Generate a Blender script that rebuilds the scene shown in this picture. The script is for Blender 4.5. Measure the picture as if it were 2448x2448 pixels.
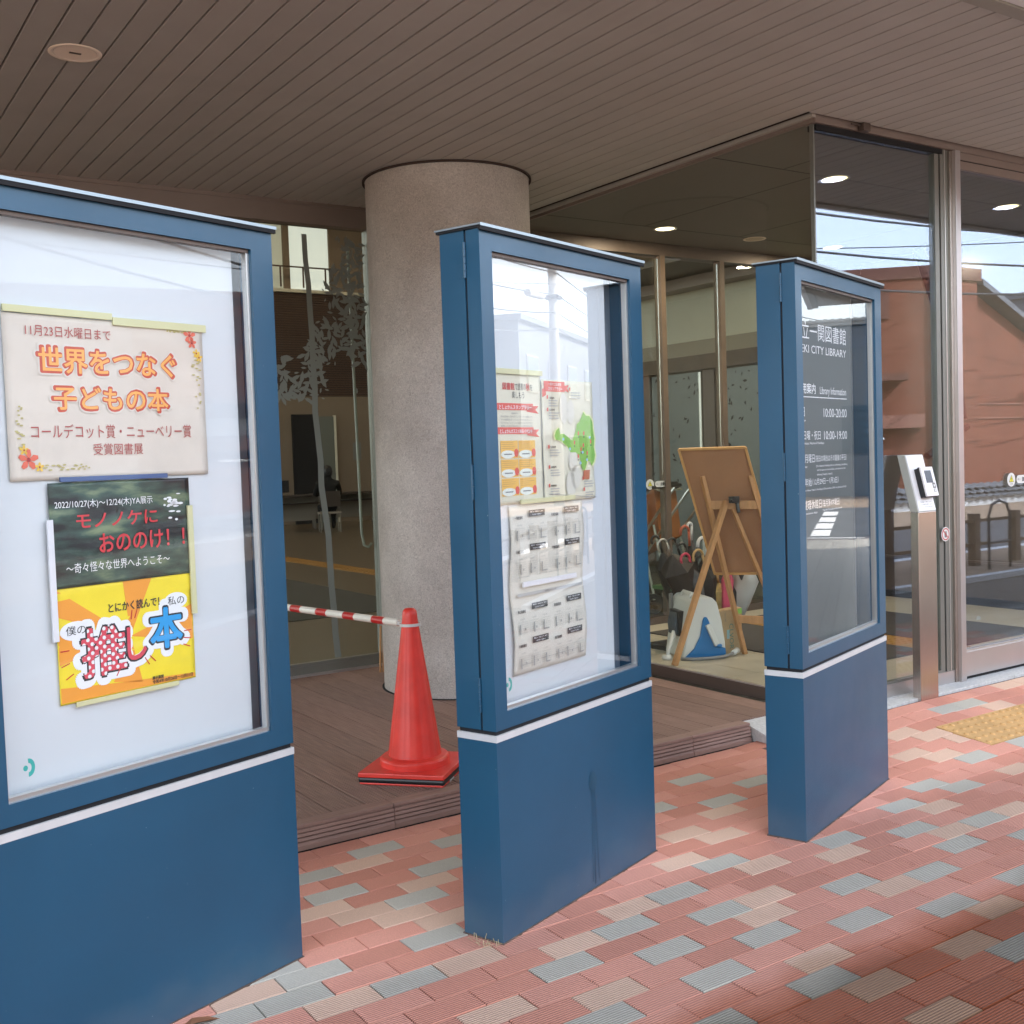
import bpy, bmesh, math, random
from mathutils import Vector, Matrix, noise
random.seed(7)
for o in list(bpy.data.objects): bpy.data.objects.remove(o)
SC = bpy.context.scene
COL = SC.collection
PI = math.pi
R = math.radians

# ------------------------------------------------------------------ camera
# world: X runs along the library front to the right, Y goes into the building, Z up
p_, r_, g_ = .05039, -.0338, .58696
def b2w(v): return Vector((v[0]*math.cos(g_)+v[1]*math.sin(g_), -v[0]*math.sin(g_)+v[1]*math.cos(g_), v[2]))
fwd = Vector((0, math.cos(p_), -math.sin(p_))); up0 = Vector((0, math.sin(p_), math.cos(p_))); rt0 = Vector((1, 0, 0))
rt = rt0*math.cos(r_)+up0*math.sin(r_); up = up0*math.cos(r_)-rt0*math.sin(r_)
rt, up, fw = b2w(rt), b2w(up), b2w(fwd)
cam = bpy.data.objects.new('camera', bpy.data.cameras.new('camera')); COL.objects.link(cam)
M = Matrix((rt, up, -fw)).transposed().to_4x4(); M.translation = Vector((0, 0, 1.46)); cam.matrix_world = M
cam.data.sensor_width = 36; cam.data.lens = 36*2642.37/2448; cam.data.clip_start = .05; cam.data.clip_end = 2000
SC.camera = cam

# ------------------------------------------------------------------ world, sun, exposure
W = bpy.data.worlds.new("World"); SC.world = W; W.use_nodes = True
nt = W.node_tree; nt.nodes.clear()
sky = nt.nodes.new('ShaderNodeTexSky'); sky.sky_type = 'NISHITA'; sky.sun_disc = False
SUN_EL, SUN_AZ = R(40), R(14)
sky.sun_elevation = SUN_EL; sky.sun_rotation = SUN_AZ; sky.air_density = 1.0; sky.dust_density = 2.2; sky.ozone_density = 1.0
bg = nt.nodes.new('ShaderNodeBackground'); bg.inputs[1].default_value = .15
out = nt.nodes.new('ShaderNodeOutputWorld')
hz = nt.nodes.new('ShaderNodeHueSaturation'); hz.inputs['Saturation'].default_value = .40   # hazy, milky sky
nt.links.new(sky.outputs[0], hz.inputs['Color']); nt.links.new(hz.outputs[0], bg.inputs[0]); nt.links.new(bg.outputs[0], out.inputs[0])
sl = bpy.data.lights.new('sun', 'SUN'); sl.energy = 2.0; sl.angle = R(.6); sl.color = (1, .95, .88)
sun = bpy.data.objects.new('sun', sl); COL.objects.link(sun)
sd = Vector((math.sin(SUN_AZ)*math.cos(SUN_EL), math.cos(SUN_AZ)*math.cos(SUN_EL), math.sin(SUN_EL)))
sun.rotation_euler = sd.to_track_quat('Z', 'Y').to_euler()
vs = SC.view_settings; vs.view_transform = 'Standard'; vs.look = 'None'; vs.gamma = 1; vs.use_curve_mapping = False
vs.exposure = 2.95
SC.cycles.use_denoising = True; SC.cycles.max_bounces = 8; SC.cycles.diffuse_bounces = 4
SC.cycles.transparent_max_bounces = 24; SC.cycles.glossy_bounces = 4; SC.cycles.sample_clamp_indirect = 6

# ------------------------------------------------------------------ materials
MATS = {}
def mat(name, col, rough=.6, metal=0, var=0, scale=8, bump=0, bscale=200, spec=.5, coat=0, emit=None, estr=0, obvar=0, aniso=None, alpha=None):
    if name in MATS: return MATS[name]
    m = bpy.data.materials.new(name); m.use_nodes = True; MATS[name] = m
    n = m.node_tree; b = n.nodes['Principled BSDF']; L = n.links
    b.inputs['Roughness'].default_value = rough; b.inputs['Metallic'].default_value = metal
    b.inputs['Specular IOR Level'].default_value = spec
    b.inputs['Coat Weight'].default_value = coat; b.inputs['Coat Roughness'].default_value = .12
    b.inputs['Base Color'].default_value = (*col, 1)
    if emit: b.inputs['Emission Color'].default_value = (*emit, 1); b.inputs['Emission Strength'].default_value = estr
    tc = None
    if var or bump or aniso: tc = n.nodes.new('ShaderNodeTexCoord')
    src = None
    if var:
        no = n.nodes.new('ShaderNodeTexNoise'); no.inputs['Scale'].default_value = scale; no.inputs['Detail'].default_value = 6
        mp = n.nodes.new('ShaderNodeMapping'); L.new(tc.outputs['Object'], mp.inputs[0]); L.new(mp.outputs[0], no.inputs['Vector'])
        if aniso: mp.inputs['Scale'].default_value = aniso
        mr = n.nodes.new('ShaderNodeMapRange'); mr.inputs[1].default_value = .3; mr.inputs[2].default_value = .7
        mr.inputs[3].default_value = 1-var; mr.inputs[4].default_value = 1+var
        L.new(no.outputs[0], mr.inputs[0])
        hv = n.nodes.new('ShaderNodeHueSaturation'); hv.inputs['Color'].default_value = (*col, 1)
        L.new(mr.outputs[0], hv.inputs['Value']); L.new(hv.outputs[0], b.inputs['Base Color']); src = hv
    if obvar:
        oi = n.nodes.new('ShaderNodeObjectInfo'); mr2 = n.nodes.new('ShaderNodeMapRange')
        mr2.inputs[3].default_value = 1-obvar; mr2.inputs[4].default_value = 1+obvar
        L.new(oi.outputs['Random'], mr2.inputs[0])
        h2 = n.nodes.new('ShaderNodeHueSaturation'); L.new(mr2.outputs[0], h2.inputs['Value'])
        if src: L.new(src.outputs[0], h2.inputs['Color'])
        else: h2.inputs['Color'].default_value = (*col, 1)
        L.new(h2.outputs[0], b.inputs['Base Color'])
    if bump:
        nb = n.nodes.new('ShaderNodeTexNoise'); nb.inputs['Scale'].default_value = bscale; nb.inputs['Detail'].default_value = 3
        L.new(tc.outputs['Object'], nb.inputs['Vector'])
        bu = n.nodes.new('ShaderNodeBump'); bu.inputs['Strength'].default_value = bump; bu.inputs['Distance'].default_value = .004
        L.new(nb.outputs[0], bu.inputs['Height']); L.new(bu.outputs[0], b.inputs['Normal'])
    return m

def glass(name, tint=(.93, .95, .94), base=.03, boost=1.0, gcol=(1, 1, 1), rough=0.0):
    m = bpy.data.materials.new(name); m.use_nodes = True; n = m.node_tree; n.nodes.clear(); L = n.links; MATS[name] = m
    t = n.nodes.new('ShaderNodeBsdfTransparent'); t.inputs[0].default_value = (*tint, 1)
    g = n.nodes.new('ShaderNodeBsdfGlossy'); g.inputs['Color'].default_value = (*gcol, 1); g.inputs['Roughness'].default_value = rough
    f = n.nodes.new('ShaderNodeFresnel'); f.inputs[0].default_value = 1.5
    ma = n.nodes.new('ShaderNodeMath'); ma.operation = 'MULTIPLY_ADD'; ma.inputs[1].default_value = boost; ma.inputs[2].default_value = base; ma.use_clamp = True
    mx = n.nodes.new('ShaderNodeMixShader'); o = n.nodes.new('ShaderNodeOutputMaterial')
    L.new(f.outputs[0], ma.inputs[0]); L.new(ma.outputs[0], mx.inputs[0]); L.new(t.outputs[0], mx.inputs[1]); L.new(g.outputs[0], mx.inputs[2]); L.new(mx.outputs[0], o.inputs[0])
    return m

BLUE = mat('blue_paint', (.010, .072, .140), .36, var=.09, scale=2.2, bump=.12, bscale=700, spec=.5, coat=.12)
def weather_blue(m):     # dust thrown up on the foot, chips and pale specks in the paint
    n = m.node_tree; L = n.links; b = n.nodes['Principled BSDF']; src = b.inputs['Base Color'].links[0].from_socket
    tc = n.nodes.new('ShaderNodeTexCoord'); sp = n.nodes.new('ShaderNodeSeparateXYZ'); L.new(tc.outputs['Object'], sp.inputs[0])
    no = n.nodes.new('ShaderNodeTexNoise'); no.inputs['Scale'].default_value = 7; no.inputs['Detail'].default_value = 8; L.new(tc.outputs['Object'], no.inputs['Vector'])
    a = n.nodes.new('ShaderNodeMath'); a.operation = 'MULTIPLY_ADD'; a.inputs[1].default_value = -.22; L.new(no.outputs[0], a.inputs[0]); L.new(sp.outputs[2], a.inputs[2])
    r = n.nodes.new('ShaderNodeMapRange'); r.inputs[1].default_value = .02; r.inputs[2].default_value = -.10; r.inputs[4].default_value = .15; L.new(a.outputs[0], r.inputs[0])
    mx = n.nodes.new('ShaderNodeMix'); mx.data_type = 'RGBA'; mx.inputs[7].default_value = (.20, .22, .23, 1); L.new(r.outputs[0], mx.inputs[0]); L.new(src, mx.inputs[6])
    n3 = n.nodes.new('ShaderNodeTexNoise'); n3.inputs['Scale'].default_value = 95; n3.inputs['Detail'].default_value = 1; L.new(tc.outputs['Object'], n3.inputs['Vector'])
    r3 = n.nodes.new('ShaderNodeMapRange'); r3.inputs[1].default_value = .80; r3.inputs[2].default_value = .83; r3.inputs[4].default_value = .6; L.new(n3.outputs[0], r3.inputs[0])
    m3 = n.nodes.new('ShaderNodeMix'); m3.data_type = 'RGBA'; m3.inputs[7].default_value = (.35, .42, .45, 1); L.new(r3.outputs[0], m3.inputs[0]); L.new(mx.outputs[2], m3.inputs[6]); L.new(m3.outputs[2], b.inputs['Base Color'])
    rr = n.nodes.new('ShaderNodeMapRange'); rr.inputs[3].default_value = .28; rr.inputs[4].default_value = .46; L.new(no.outputs[0], rr.inputs[0]); L.new(rr.outputs[0], b.inputs['Roughness'])
weather_blue(BLUE)
BLACK = mat('black_gap', (.006, .006, .008), .8)
SILV = mat('silver_trim', (.62, .62, .6), .32, .85)
WHITEM = mat('white_band', (.66, .67, .68), .4, .3, var=.05, scale=20)
BOARDW = mat('white_board', (.63, .66, .67), .45, var=.012, scale=2)
BOARDG = mat('grey_board', (.055, .07, .072), .5)
LINER = mat('case_liner', (.36, .40, .45), .5)
STEEL = mat('brushed_steel', (.56, .50, .46), .24, 1.0, var=.08, scale=4, aniso=(60, 60, 1.2))
STEELD = mat('dark_steel', (.23, .235, .215), .42, .6)
ALU = mat('aluminium', (.52, .5, .5), .35, .8, var=.03, scale=5)
BROWNF = mat('brown_frame', (.11, .08, .065), .45, .3)
HEADER = mat('header_bronze', (.26, .205, .18), .45, .3, var=.05, scale=4)
CEIL = mat('ceiling_board', (.43, .405, .37), .55, var=.04, scale=5, obvar=.035, bump=.1, bscale=400)
CEILB = mat('ceiling_seam', (.05, .032, .026), .9)
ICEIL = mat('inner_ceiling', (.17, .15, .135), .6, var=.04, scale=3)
CREAM = mat('cream_wall', (.66, .63, .52), .8, var=.03, scale=3)
WOODB = mat('wood_beam', (.12, .08, .055), .6, var=.15, scale=6)
FLOORI = mat('beige_floor', (.48, .43, .34), .45, var=.06, scale=4)
MATD = mat('dark_mat', (.06, .052, .048), .95, bump=.6, bscale=500)
YELT = mat('tactile_yellow', (.62, .37, .15), .75, var=.08, scale=30)
YELI = mat('tactile_indoor', (.38, .19, .035), .6)
STONE = mat('granite', (.56, .56, .55), .75, var=.13, scale=60, bump=.2, bscale=500)
BED = mat('joint_sand', (.12, .085, .07), .95, var=.35, scale=30)
ASPH = mat('asphalt', (.055, .055, .056), .9, var=.15, scale=20, bump=.4, bscale=200)
WHITEP = mat('white_road_paint', (.7, .7, .68), .8)
SAND = mat('sandy_soil', (.24, .17, .11), .95, var=.2, scale=8)
WOODF = mat('fence_wood', (.14, .09, .055), .8, var=.2, scale=12)
BRWALL = mat('brown_render', (.165, .050, .024), .9, var=.10, scale=1.5, bump=.5, bscale=6)
BRTRIM = mat('brown_trim', (.115, .042, .026), .8)
GRWALL = mat('grey_render', (.15, .16, .175), .9, var=.06, scale=1)
ROOFT = mat('roof_tile', (.12, .125, .13), .55, var=.2, scale=10)
CORR = mat('corrugated_sheet', (.42, .42, .4), .5, .4, var=.1, scale=3)
CONC = mat('pole_concrete', (.36, .35, .33), .9, var=.1, scale=8)
CABLE = mat('cable_black', (.02, .02, .022), .7)
WOODE = mat('easel_wood', (.50, .25, .10), .5, var=.14, scale=5, aniso=(8, 8, 1))
BOARDE = mat('easel_board', (.34, .16, .075), .7, var=.06, scale=6, bump=.1)
WPLAS = mat('white_plastic', (.68, .68, .66), .35)
BPLAS = mat('blue_plastic', (.01, .16, .42), .4)
GPLAS = mat('grey_plastic', (.24, .24, .24), .5)
DHOSE = mat('dark_hose', (.055, .075, .10), .35)
BLKP = mat('black_plastic', (.012, .012, .014), .35)
KRAFT = mat('kraft_paper', (.48, .34, .19), .8, var=.05, scale=8)
ORNG = mat('orange_fabric', (.55, .17, .04), .8, var=.1, scale=12)
GREYF = mat('grey_fabric', (.075, .075, .068), .85, var=.25, scale=14)
REDC = mat('cone_red', (.80, .050, .035), .38, var=.13, scale=9, bump=.08, bscale=120, coat=.1)
REDT = mat('red_tape', (.5, .015, .015), .3)
WHT = mat('bar_white', (.78, .74, .66), .4)
FROST = mat('frosted_film', (.20, .22, .20), .85)
GLASS_E = glass('entrance_glass', (.90, .92, .90), .015, .34, (.74, .81, 1))
GLASS_S = glass('side_glass', (.96, .98, .96), .0, .06)
GLASS_W = glass('window_glass', (.85, .87, .83), .0, .2)
GLASS_C = glass('case_glass', (.98, .99, 1), .0, .20)
LAMP = mat('lamp_glow', (1, .9, .7), .5, emit=(1, .80, .48), estr=.62)
LAMPO = mat('lamp_unlit', (.62, .5, .38), .6)
LAMPR = mat('lamp_reflector', (.95, .80, .66), .5)

def paver_mat(name, col, rib=1):
    m = bpy.data.materials.new(name); m.use_nodes = True; n = m.node_tree; L = n.links; b = n.nodes['Principled BSDF']
    ge = n.nodes.new('ShaderNodeNewGeometry'); oi = n.nodes.new('ShaderNodeObjectInfo')
    sx = n.nodes.new('ShaderNodeSeparateXYZ'); L.new(ge.outputs['Position'], sx.inputs[0])
    n1 = n.nodes.new('ShaderNodeTexNoise'); n1.inputs['Scale'].default_value = 3.5; n1.inputs['Detail'].default_value = 5; L.new(ge.outputs['Position'], n1.inputs['Vector'])
    n2 = n.nodes.new('ShaderNodeTexNoise'); n2.inputs['Scale'].default_value = 260; n2.inputs['Detail'].default_value = 2; L.new(ge.outputs['Position'], n2.inputs['Vector'])
    def math_(op, a, bb, cl=False):
        q = n.nodes.new('ShaderNodeMath'); q.operation = op; q.use_clamp = cl
        for i, x in enumerate((a, bb)):
            if isinstance(x, (int, float)): q.inputs[i].default_value = x
            else: L.new(x, q.inputs[i])
        return q.outputs[0]
    # tone of the pavers outside the canopy line (y < ~2): darker, more saturated, glossier
    edge = math_('ADD', sx.outputs['Y'], math_('MULTIPLY', n1.outputs[0], .20))
    outer_map = n.nodes.new('ShaderNodeMapRange'); outer_map.inputs[1].default_value = 2.22; outer_map.inputs[2].default_value = 2.05; L.new(edge, outer_map.inputs[0]); wet = outer_map.outputs[0]
    semi = n.nodes.new('ShaderNodeMapRange'); semi.inputs[1].default_value = 3.0; semi.inputs[2].default_value = 2.25; L.new(edge, semi.inputs[0])
    outer_fade = n.nodes.new('ShaderNodeMapRange'); outer_fade.inputs[1].default_value = -.5; outer_fade.inputs[2].default_value = .6; L.new(sx.outputs['Y'], outer_fade.inputs[0])
    wet = math_('MULTIPLY', wet, outer_fade.outputs[0])
    v0 = math_('ADD', .90, math_('MULTIPLY', n1.outputs[0], .16))
    v1 = math_('ADD', v0, math_('MULTIPLY', math_('SUBTRACT', n2.outputs[0], .5), .45))
    v2 = math_('MULTIPLY', v1, math_('SUBTRACT', 1, math_('MULTIPLY', semi.outputs[0], .22)))
    v3 = math_('MULTIPLY', v2, math_('SUBTRACT', 1, math_('MULTIPLY', wet, .62)))
    v4 = math_('MULTIPLY', v3, math_('ADD', .93, math_('MULTIPLY', oi.outputs['Random'], .14)))
    wv = n.nodes.new('ShaderNodeTexWave'); wv.bands_direction = 'Y'; wv.inputs['Scale'].default_value = 2*PI/(20*.0094); wv.inputs['Distortion'].default_value = 0
    L.new(ge.outputs['Position'], wv.inputs['Vector'])
    ribm = n.nodes.new('ShaderNodeMapRange'); ribm.inputs[1].default_value = 3.0; ribm.inputs[2].default_value = 2.72; L.new(sx.outputs['Y'], ribm.inputs[0])
    groove_shade = math_('MULTIPLY', ribm.outputs[0], math_('MULTIPLY', math_('SUBTRACT', 1, wv.outputs[0]), .50))   # shade painted into the grooves between the ribs
    v4 = math_('MULTIPLY', v4, math_('SUBTRACT', 1.06, groove_shade))
    hs = n.nodes.new('ShaderNodeHueSaturation'); hs.inputs['Color'].default_value = (*col, 1); L.new(v4, hs.inputs['Value'])
    L.new(math_('ADD', 1.0, math_('MULTIPLY', wet, .42)), hs.inputs['Saturation'])
    L.new(hs.outputs[0], b.inputs['Base Color'])
    L.new(math_('SUBTRACT', .85, math_('MULTIPLY', wet, .12)), b.inputs['Roughness'])
    bu = n.nodes.new('ShaderNodeBump'); bu.inputs['Distance'].default_value = .0042
    L.new(math_('MULTIPLY', ribm.outputs[0], .9), bu.inputs['Strength']); L.new(wv.outputs[0], bu.inputs['Height'])
    b2 = n.nodes.new('ShaderNodeBump'); b2.inputs['Distance'].default_value = .002; b2.inputs['Strength'].default_value = .35
    L.new(n2.outputs[0], b2.inputs['Height']); L.new(bu.outputs[0], b2.inputs['Normal']); L.new(b2.outputs[0], b.inputs['Normal'])
    return m
PAV = [paver_mat('paver_pink', (.69, .315, .235)), paver_mat('paver_red', (.62, .265, .19)), paver_mat('paver_grey', (.49, .46, .395)), paver_mat('paver_cream', (.70, .47, .35))]

# ------------------------------------------------------------------ mesh helpers
class MB:
    def __init__(s): s.v = []; s.f = []; s.m = []
    def add(s, vs_, fs, mi=0, M=None):
        b = len(s.v)
        for v in vs_:
            v = Vector(v); s.v.append(tuple(M @ v) if M else tuple(v))
        for f in fs: s.f.append(tuple(b+i for i in f)); s.m.append(mi)
    def box(s, x0, x1, y0, y1, z0, z1, mi=0, M=None):
        s.add([(x0,y0,z0),(x1,y0,z0),(x1,y1,z0),(x0,y1,z0),(x0,y0,z1),(x1,y0,z1),(x1,y1,z1),(x0,y1,z1)],
              [(0,3,2,1),(4,5,6,7),(0,1,5,4),(1,2,6,5),(2,3,7,6),(3,0,4,7)], mi, M)
    def quad(s, a, b, c, d, mi=0): s.add([a, b, c, d], [(0,1,2,3)], mi)
    def prism(s, pts, y0, y1, mi=0, M=None):      # polygon in x,z extruded along y
        n = len(pts)
        s.add([(x, y0, z) for x, z in pts]+[(x, y1, z) for x, z in pts],
              [tuple(range(n)), tuple(range(2*n-1, n-1, -1))]+[(i, i+n, (i+1) % n+n, (i+1) % n) for i in range(n)], mi, M)
    def slab(s, pts, z0, z1, mi=0, M=None):       # polygon in x,y extruded along z
        n = len(pts)
        s.add([(x, y, z0) for x, y in pts]+[(x, y, z1) for x, y in pts],
              [tuple(range(n-1, -1, -1)), tuple(range(n, 2*n))]+[(i, (i+1) % n, (i+1) % n+n, i+n) for i in range(n)], mi, M)
    def lathe(s, prof, n=32, c=(0, 0), mi=0, M=None, cap=True):
        vs_ = [(c[0]+r*math.cos(2*PI*k/n), c[1]+r*math.sin(2*PI*k/n), z) for r, z in prof for k in range(n)]
        fs = [(j*n+k, j*n+(k+1) % n, (j+1)*n+(k+1) % n, (j+1)*n+k) for j in range(len(prof)-1) for k in range(n)]
        if cap: fs += [tuple(range(n-1, -1, -1)), tuple((len(prof)-1)*n+k for k in range(n))]
        s.add(vs_, fs, mi, M)
    def tube(s, pts, r, n=8, mi=0, cap=True):
        pts = [Vector(p) for p in pts]; rr = r if isinstance(r, (list, tuple)) else [r]*len(pts)
        vs_ = []; prev = None
        for i, p in enumerate(pts):
            t = (pts[min(i+1, len(pts)-1)]-pts[max(i-1, 0)]).normalized()
            if prev is None: a = t.orthogonal().normalized()
            else:
                a = prev-t*prev.dot(t); a = a.normalized() if a.length > 1e-6 else t.orthogonal().normalized()
            prev = a; b = t.cross(a)
            for k in range(n): vs_.append(p+(a*math.cos(2*PI*k/n)+b*math.sin(2*PI*k/n))*rr[i])
        fs = [(j*n+k, j*n+(k+1) % n, (j+1)*n+(k+1) % n, (j+1)*n+k) for j in range(len(pts)-1) for k in range(n)]
        if cap: fs += [tuple(range(n-1, -1, -1)), tuple((len(pts)-1)*n+k for k in range(n))]
        s.add(vs_, fs, mi)
    def beam(s, a, b, w, h, mi=0, up=(0, 0, 1)):
        a, b = Vector(a), Vector(b); t = (b-a); L_ = t.length; t.normalize(); u = Vector(up); x = t.cross(u).normalized(); y = x.cross(t)
        Mx = Matrix((x, t, y)).transposed().to_4x4(); Mx.translation = a
        s.box(-w/2, w/2, 0, L_, -h/2, h/2, mi, Mx)
    def mesh(s, name, mats, smooth=False):
        me = bpy.data.meshes.new(name); me.from_pydata(s.v, [], s.f)
        for m in (mats if isinstance(mats, (list, tuple)) else [mats]): me.materials.append(m)
        for p, mi in zip(me.polygons, s.m): p.material_index = mi; p.use_smooth = smooth
        me.validate(); me.update(); return me
    def build(s, name, mats, parent=None, smooth=False, bevel=0, loc=None, rot=None, seg=2):
        me = s.mesh(name, mats, smooth)
        if bevel:
            bm = bmesh.new(); bm.from_mesh(me); bmesh.ops.remove_doubles(bm, verts=bm.verts, dist=1e-5)
            es = [e for e in bm.edges if len(e.link_faces) == 2 and e.calc_face_angle(0) > R(35)]
            bmesh.ops.bevel(bm, geom=es, offset=bevel, segments=seg, profile=.6, affect='EDGES', clamp_overlap=True)
            bm.to_mesh(me); bm.free()
        o = bpy.data.objects.new(name, me); COL.objects.link(o)
        if parent: o.parent = parent
        if loc is not None: o.location = loc
        if rot is not None: o.rotation_euler = rot
        return o
def B(x0, x1, y0, y1, z0, z1): m = MB(); m.box(x0, x1, y0, y1, z0, z1); return m
def tag(o, label, cat, group=None):
    o['label'] = label; o['category'] = cat
    if group: o['group'] = group
    return o
def struct(o): o['kind'] = 'structure'; return o
def thing(name, label, cat, loc=(0, 0, 0), rz=0, group=None):
    o = bpy.data.objects.new(name, None); COL.objects.link(o); o.location = loc; o.rotation_euler = (0, 0, rz); o.empty_display_size = .1
    return tag(o, label, cat, group)
def copy_tree(o, loc, label=None):
    c = o.copy(); COL.objects.link(c); c.location = loc
    if label: c['label'] = label
    for ch in o.children:
        d = ch.copy(); COL.objects.link(d); d.parent = c; d.matrix_parent_inverse = ch.matrix_parent_inverse.copy()
        for gg in ch.children:
            e = gg.copy(); COL.objects.link(e); e.parent = d
    return c

def ink(name, col): return mat(name, col, .7)
INKW = ink('ink_white', (.82, .83, .83)); INKK = ink('ink_black', (.02, .02, .022)); INKR = ink('ink_red', (.55, .03, .025)); INKG = ink('ink_grey', (.20, .20, .19))
def txt(body, x0, x1, z0, z1, y, m, parent, bold=0, name='lettering', rot=None, M=None):
    """print a line of text, fitted to the box x0..x1, z0..z1 on the plane y (facing -y)"""
    cu = bpy.data.curves.new('t', 'FONT'); cu.body = body; cu.resolution_u = 3; cu.fill_mode = 'FRONT'
    ob = bpy.data.objects.new('t', cu); COL.objects.link(ob)
    dg = bpy.context.evaluated_depsgraph_get(); me = bpy.data.meshes.new_from_object(ob.evaluated_get(dg))
    bpy.data.objects.remove(ob); bpy.data.curves.remove(cu)
    if not me.vertices: return None
    xs = [v.co.x for v in me.vertices]; ys = [v.co.y for v in me.vertices]
    ax, bx, ay, by = min(xs), max(xs), min(ys), max(ys)
    if rot:   # text turned a quarter: reads downwards
        for v in me.vertices:
            X, Y = (v.co.y-ay)/(by-ay), (v.co.x-ax)/(bx-ax)
            v.co = Vector((x0+(x1-x0)*X, y, z1-(z1-z0)*Y))
    else:
        for v in me.vertices: v.co = Vector((x0+(x1-x0)*(v.co.x-ax)/(bx-ax), y, z0+(z1-z0)*(v.co.y-ay)/(by-ay)))
    if bold >= .015:
        hgt_ = (z1-z0) if not rot else (x1-x0); rad = bold*hgt_; kk = 6 if bold < .05 else 20
        src = [v.co.copy() for v in me.vertices]; fs = [tuple(p.vertices) for p in me.polygons]; mm = MB(); mm.add(src, fs)
        for q in range(kk):
            a_ = 2*PI*q/kk; mm.add([(v.x+rad*math.cos(a_), v.y+.000004*(q+1), v.z+rad*math.sin(a_)) for v in src], fs)
        me = mm.mesh(name, m)
    if M: me.transform(M)
    me.materials.clear(); me.materials.append(m); me.name = name
    for p in me.polygons: p.material_index = 0
    o = bpy.data.objects.new(name, me); COL.objects.link(o); o.parent = parent
    return o

# ------------------------------------------------------------------ ground
def sstep(a, b, x): t = max(0, min(1, (x-a)/(b-a))); return t*t*(3-2*t)
def ramp(u, v): return .088*sstep(3.75, 4.9, u)*max(0, min(1, (v-2.85)/.85))
g = MB(); NX = 60
g.box(-70, 90, -70, 60, -.30, -.06)
struct(g.build('ground', SAND))
g = B(-60, 17.0, -4.4, -1.02, -.055, -.012); struct(g.build('road', ASPH))
g = B(17.01, 26, -40, 30, -.055, -.010); struct(g.build('side_road', ASPH))
for i, (x0, x1, y0, y1) in enumerate([(17.6, 18.9, 2.15, 2.45), (19.2, 20.6, 2.15, 2.45), (21, 22.4, 2.15, 2.45), (23, 24.4, 2.15, 2.45)]):
    o = B(x0, x1, y0, y1, -.009, -.006).build('road_marking', WHITEP); struct(o)
pave = MB()
us = [-4+i*.25 for i in range(85)]; vv = [-1+j*.0995 for j in range(50)]
for i in range(len(us)-1):
    for j in range(len(vv)-1):
        a, b, c, d = us[i], us[i+1], vv[j], vv[j+1]
        pave.quad((a, c, ramp(a, c)-.0035), (b, c, ramp(b, c)-.0035), (b, d, ramp(b, d)-.0035), (a, d, ramp(a, d)-.0035))
pavement = pave.build('pavement', BED); struct(pavement)
struct(B(-4, 17, -1.19, -1.0, -.05, .012).build('kerb', STONE)); struct(B(16.86, 17.0, -1, 3.8, -.05, .012).build('kerb', STONE))
# paver colours read off the photograph for the nearest rows, the rest drawn at random
def cellof(u, v):
    j = round((v-2.205)/.1); off = 2.1 if j % 2 == 0 else 2.0
    return j, round((u-off)/.2)
import math as _m
def g2(px, py):
    d = fw+rt*((px-1224)/2642.37)-up*((py-1224)/2642.37); t = -1.46/d.z; X = Vector((0, 0, 1.46))+d*t
    if X.x > 3.9 and X.y > 2.9:
        for _ in range(4):
            h = ramp(X.x, X.y); t = (h-1.46)/d.z; X = Vector((0, 0, 1.46))+d*t
    return X.x, X.y
C4 = (1400, 1600, 1.8435); CL = (400, 1900, 1.8435)
GREY4 = [(605,572),(450,488),(722,488),(345,605),(590,850),(395,980),(170,1130),(590,1065),(360,1240),(800,1170),(580,1355),(1170,950),(1050,1385),(1220,1105),(1540,895),(1610,1045),(1105,750),(1450,700),(1390,597),(1500,500),(1665,497),(1665,765),(1770,658),(1760,380),(1870,330),(1620,187),(1705,133),(1880,1230),(120,1510),(610,1535),(1890,910),(1920,735),(20,1290)]
CRM4 = [(420,845),(780,860),(190,1045),(790,995),(790,1090),(1130,810),(430,715),(610,730),(600,620),(1640,600),(1540,605),(1620,700),(1370,960),(1030,1260),(1590,395),(1430,290),(1740,165),(1830,60),(1900,430),(1850,1040),(1290,1385),(1690,1215),(1590,1500),(130,1440),(1900,590),(1400,385),(1500,285)]
GREYL = [(555,910),(740,440),(1095,455),(1180,620),(690,350),(930,240),(1060,820),(1240,200),(1180,305),(1770,755)]
CRML = [(870,525),(700,500),(1280,790),(770,900),(1060,540),(1150,380),(870,290),(1780,640),(1450,950),(1200,550)]
fixed = {}
for L_, C_, k in ((GREY4, C4, 2), (CRM4, C4, 3), (GREYL, CL, 2), (CRML, CL, 3)):
    for x, y in L_: fixed[cellof(*g2(C_[0]+x/C_[2], C_[1]+y/C_[2]))] = k
def tactile(u, v): return 4.61 < u < 7.46 and 3.06 < v < 3.35
cells = []
for u_ in (4.85, 5.05, 5.25, 5.45, 5.65): fixed[cellof(u_, 3.005)] = 2
proj = lambda P: ((P-Vector((0, 0, 1.46))).dot(rt), (P-Vector((0, 0, 1.46))).dot(up), (P-Vector((0, 0, 1.46))).dot(fw))
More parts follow.
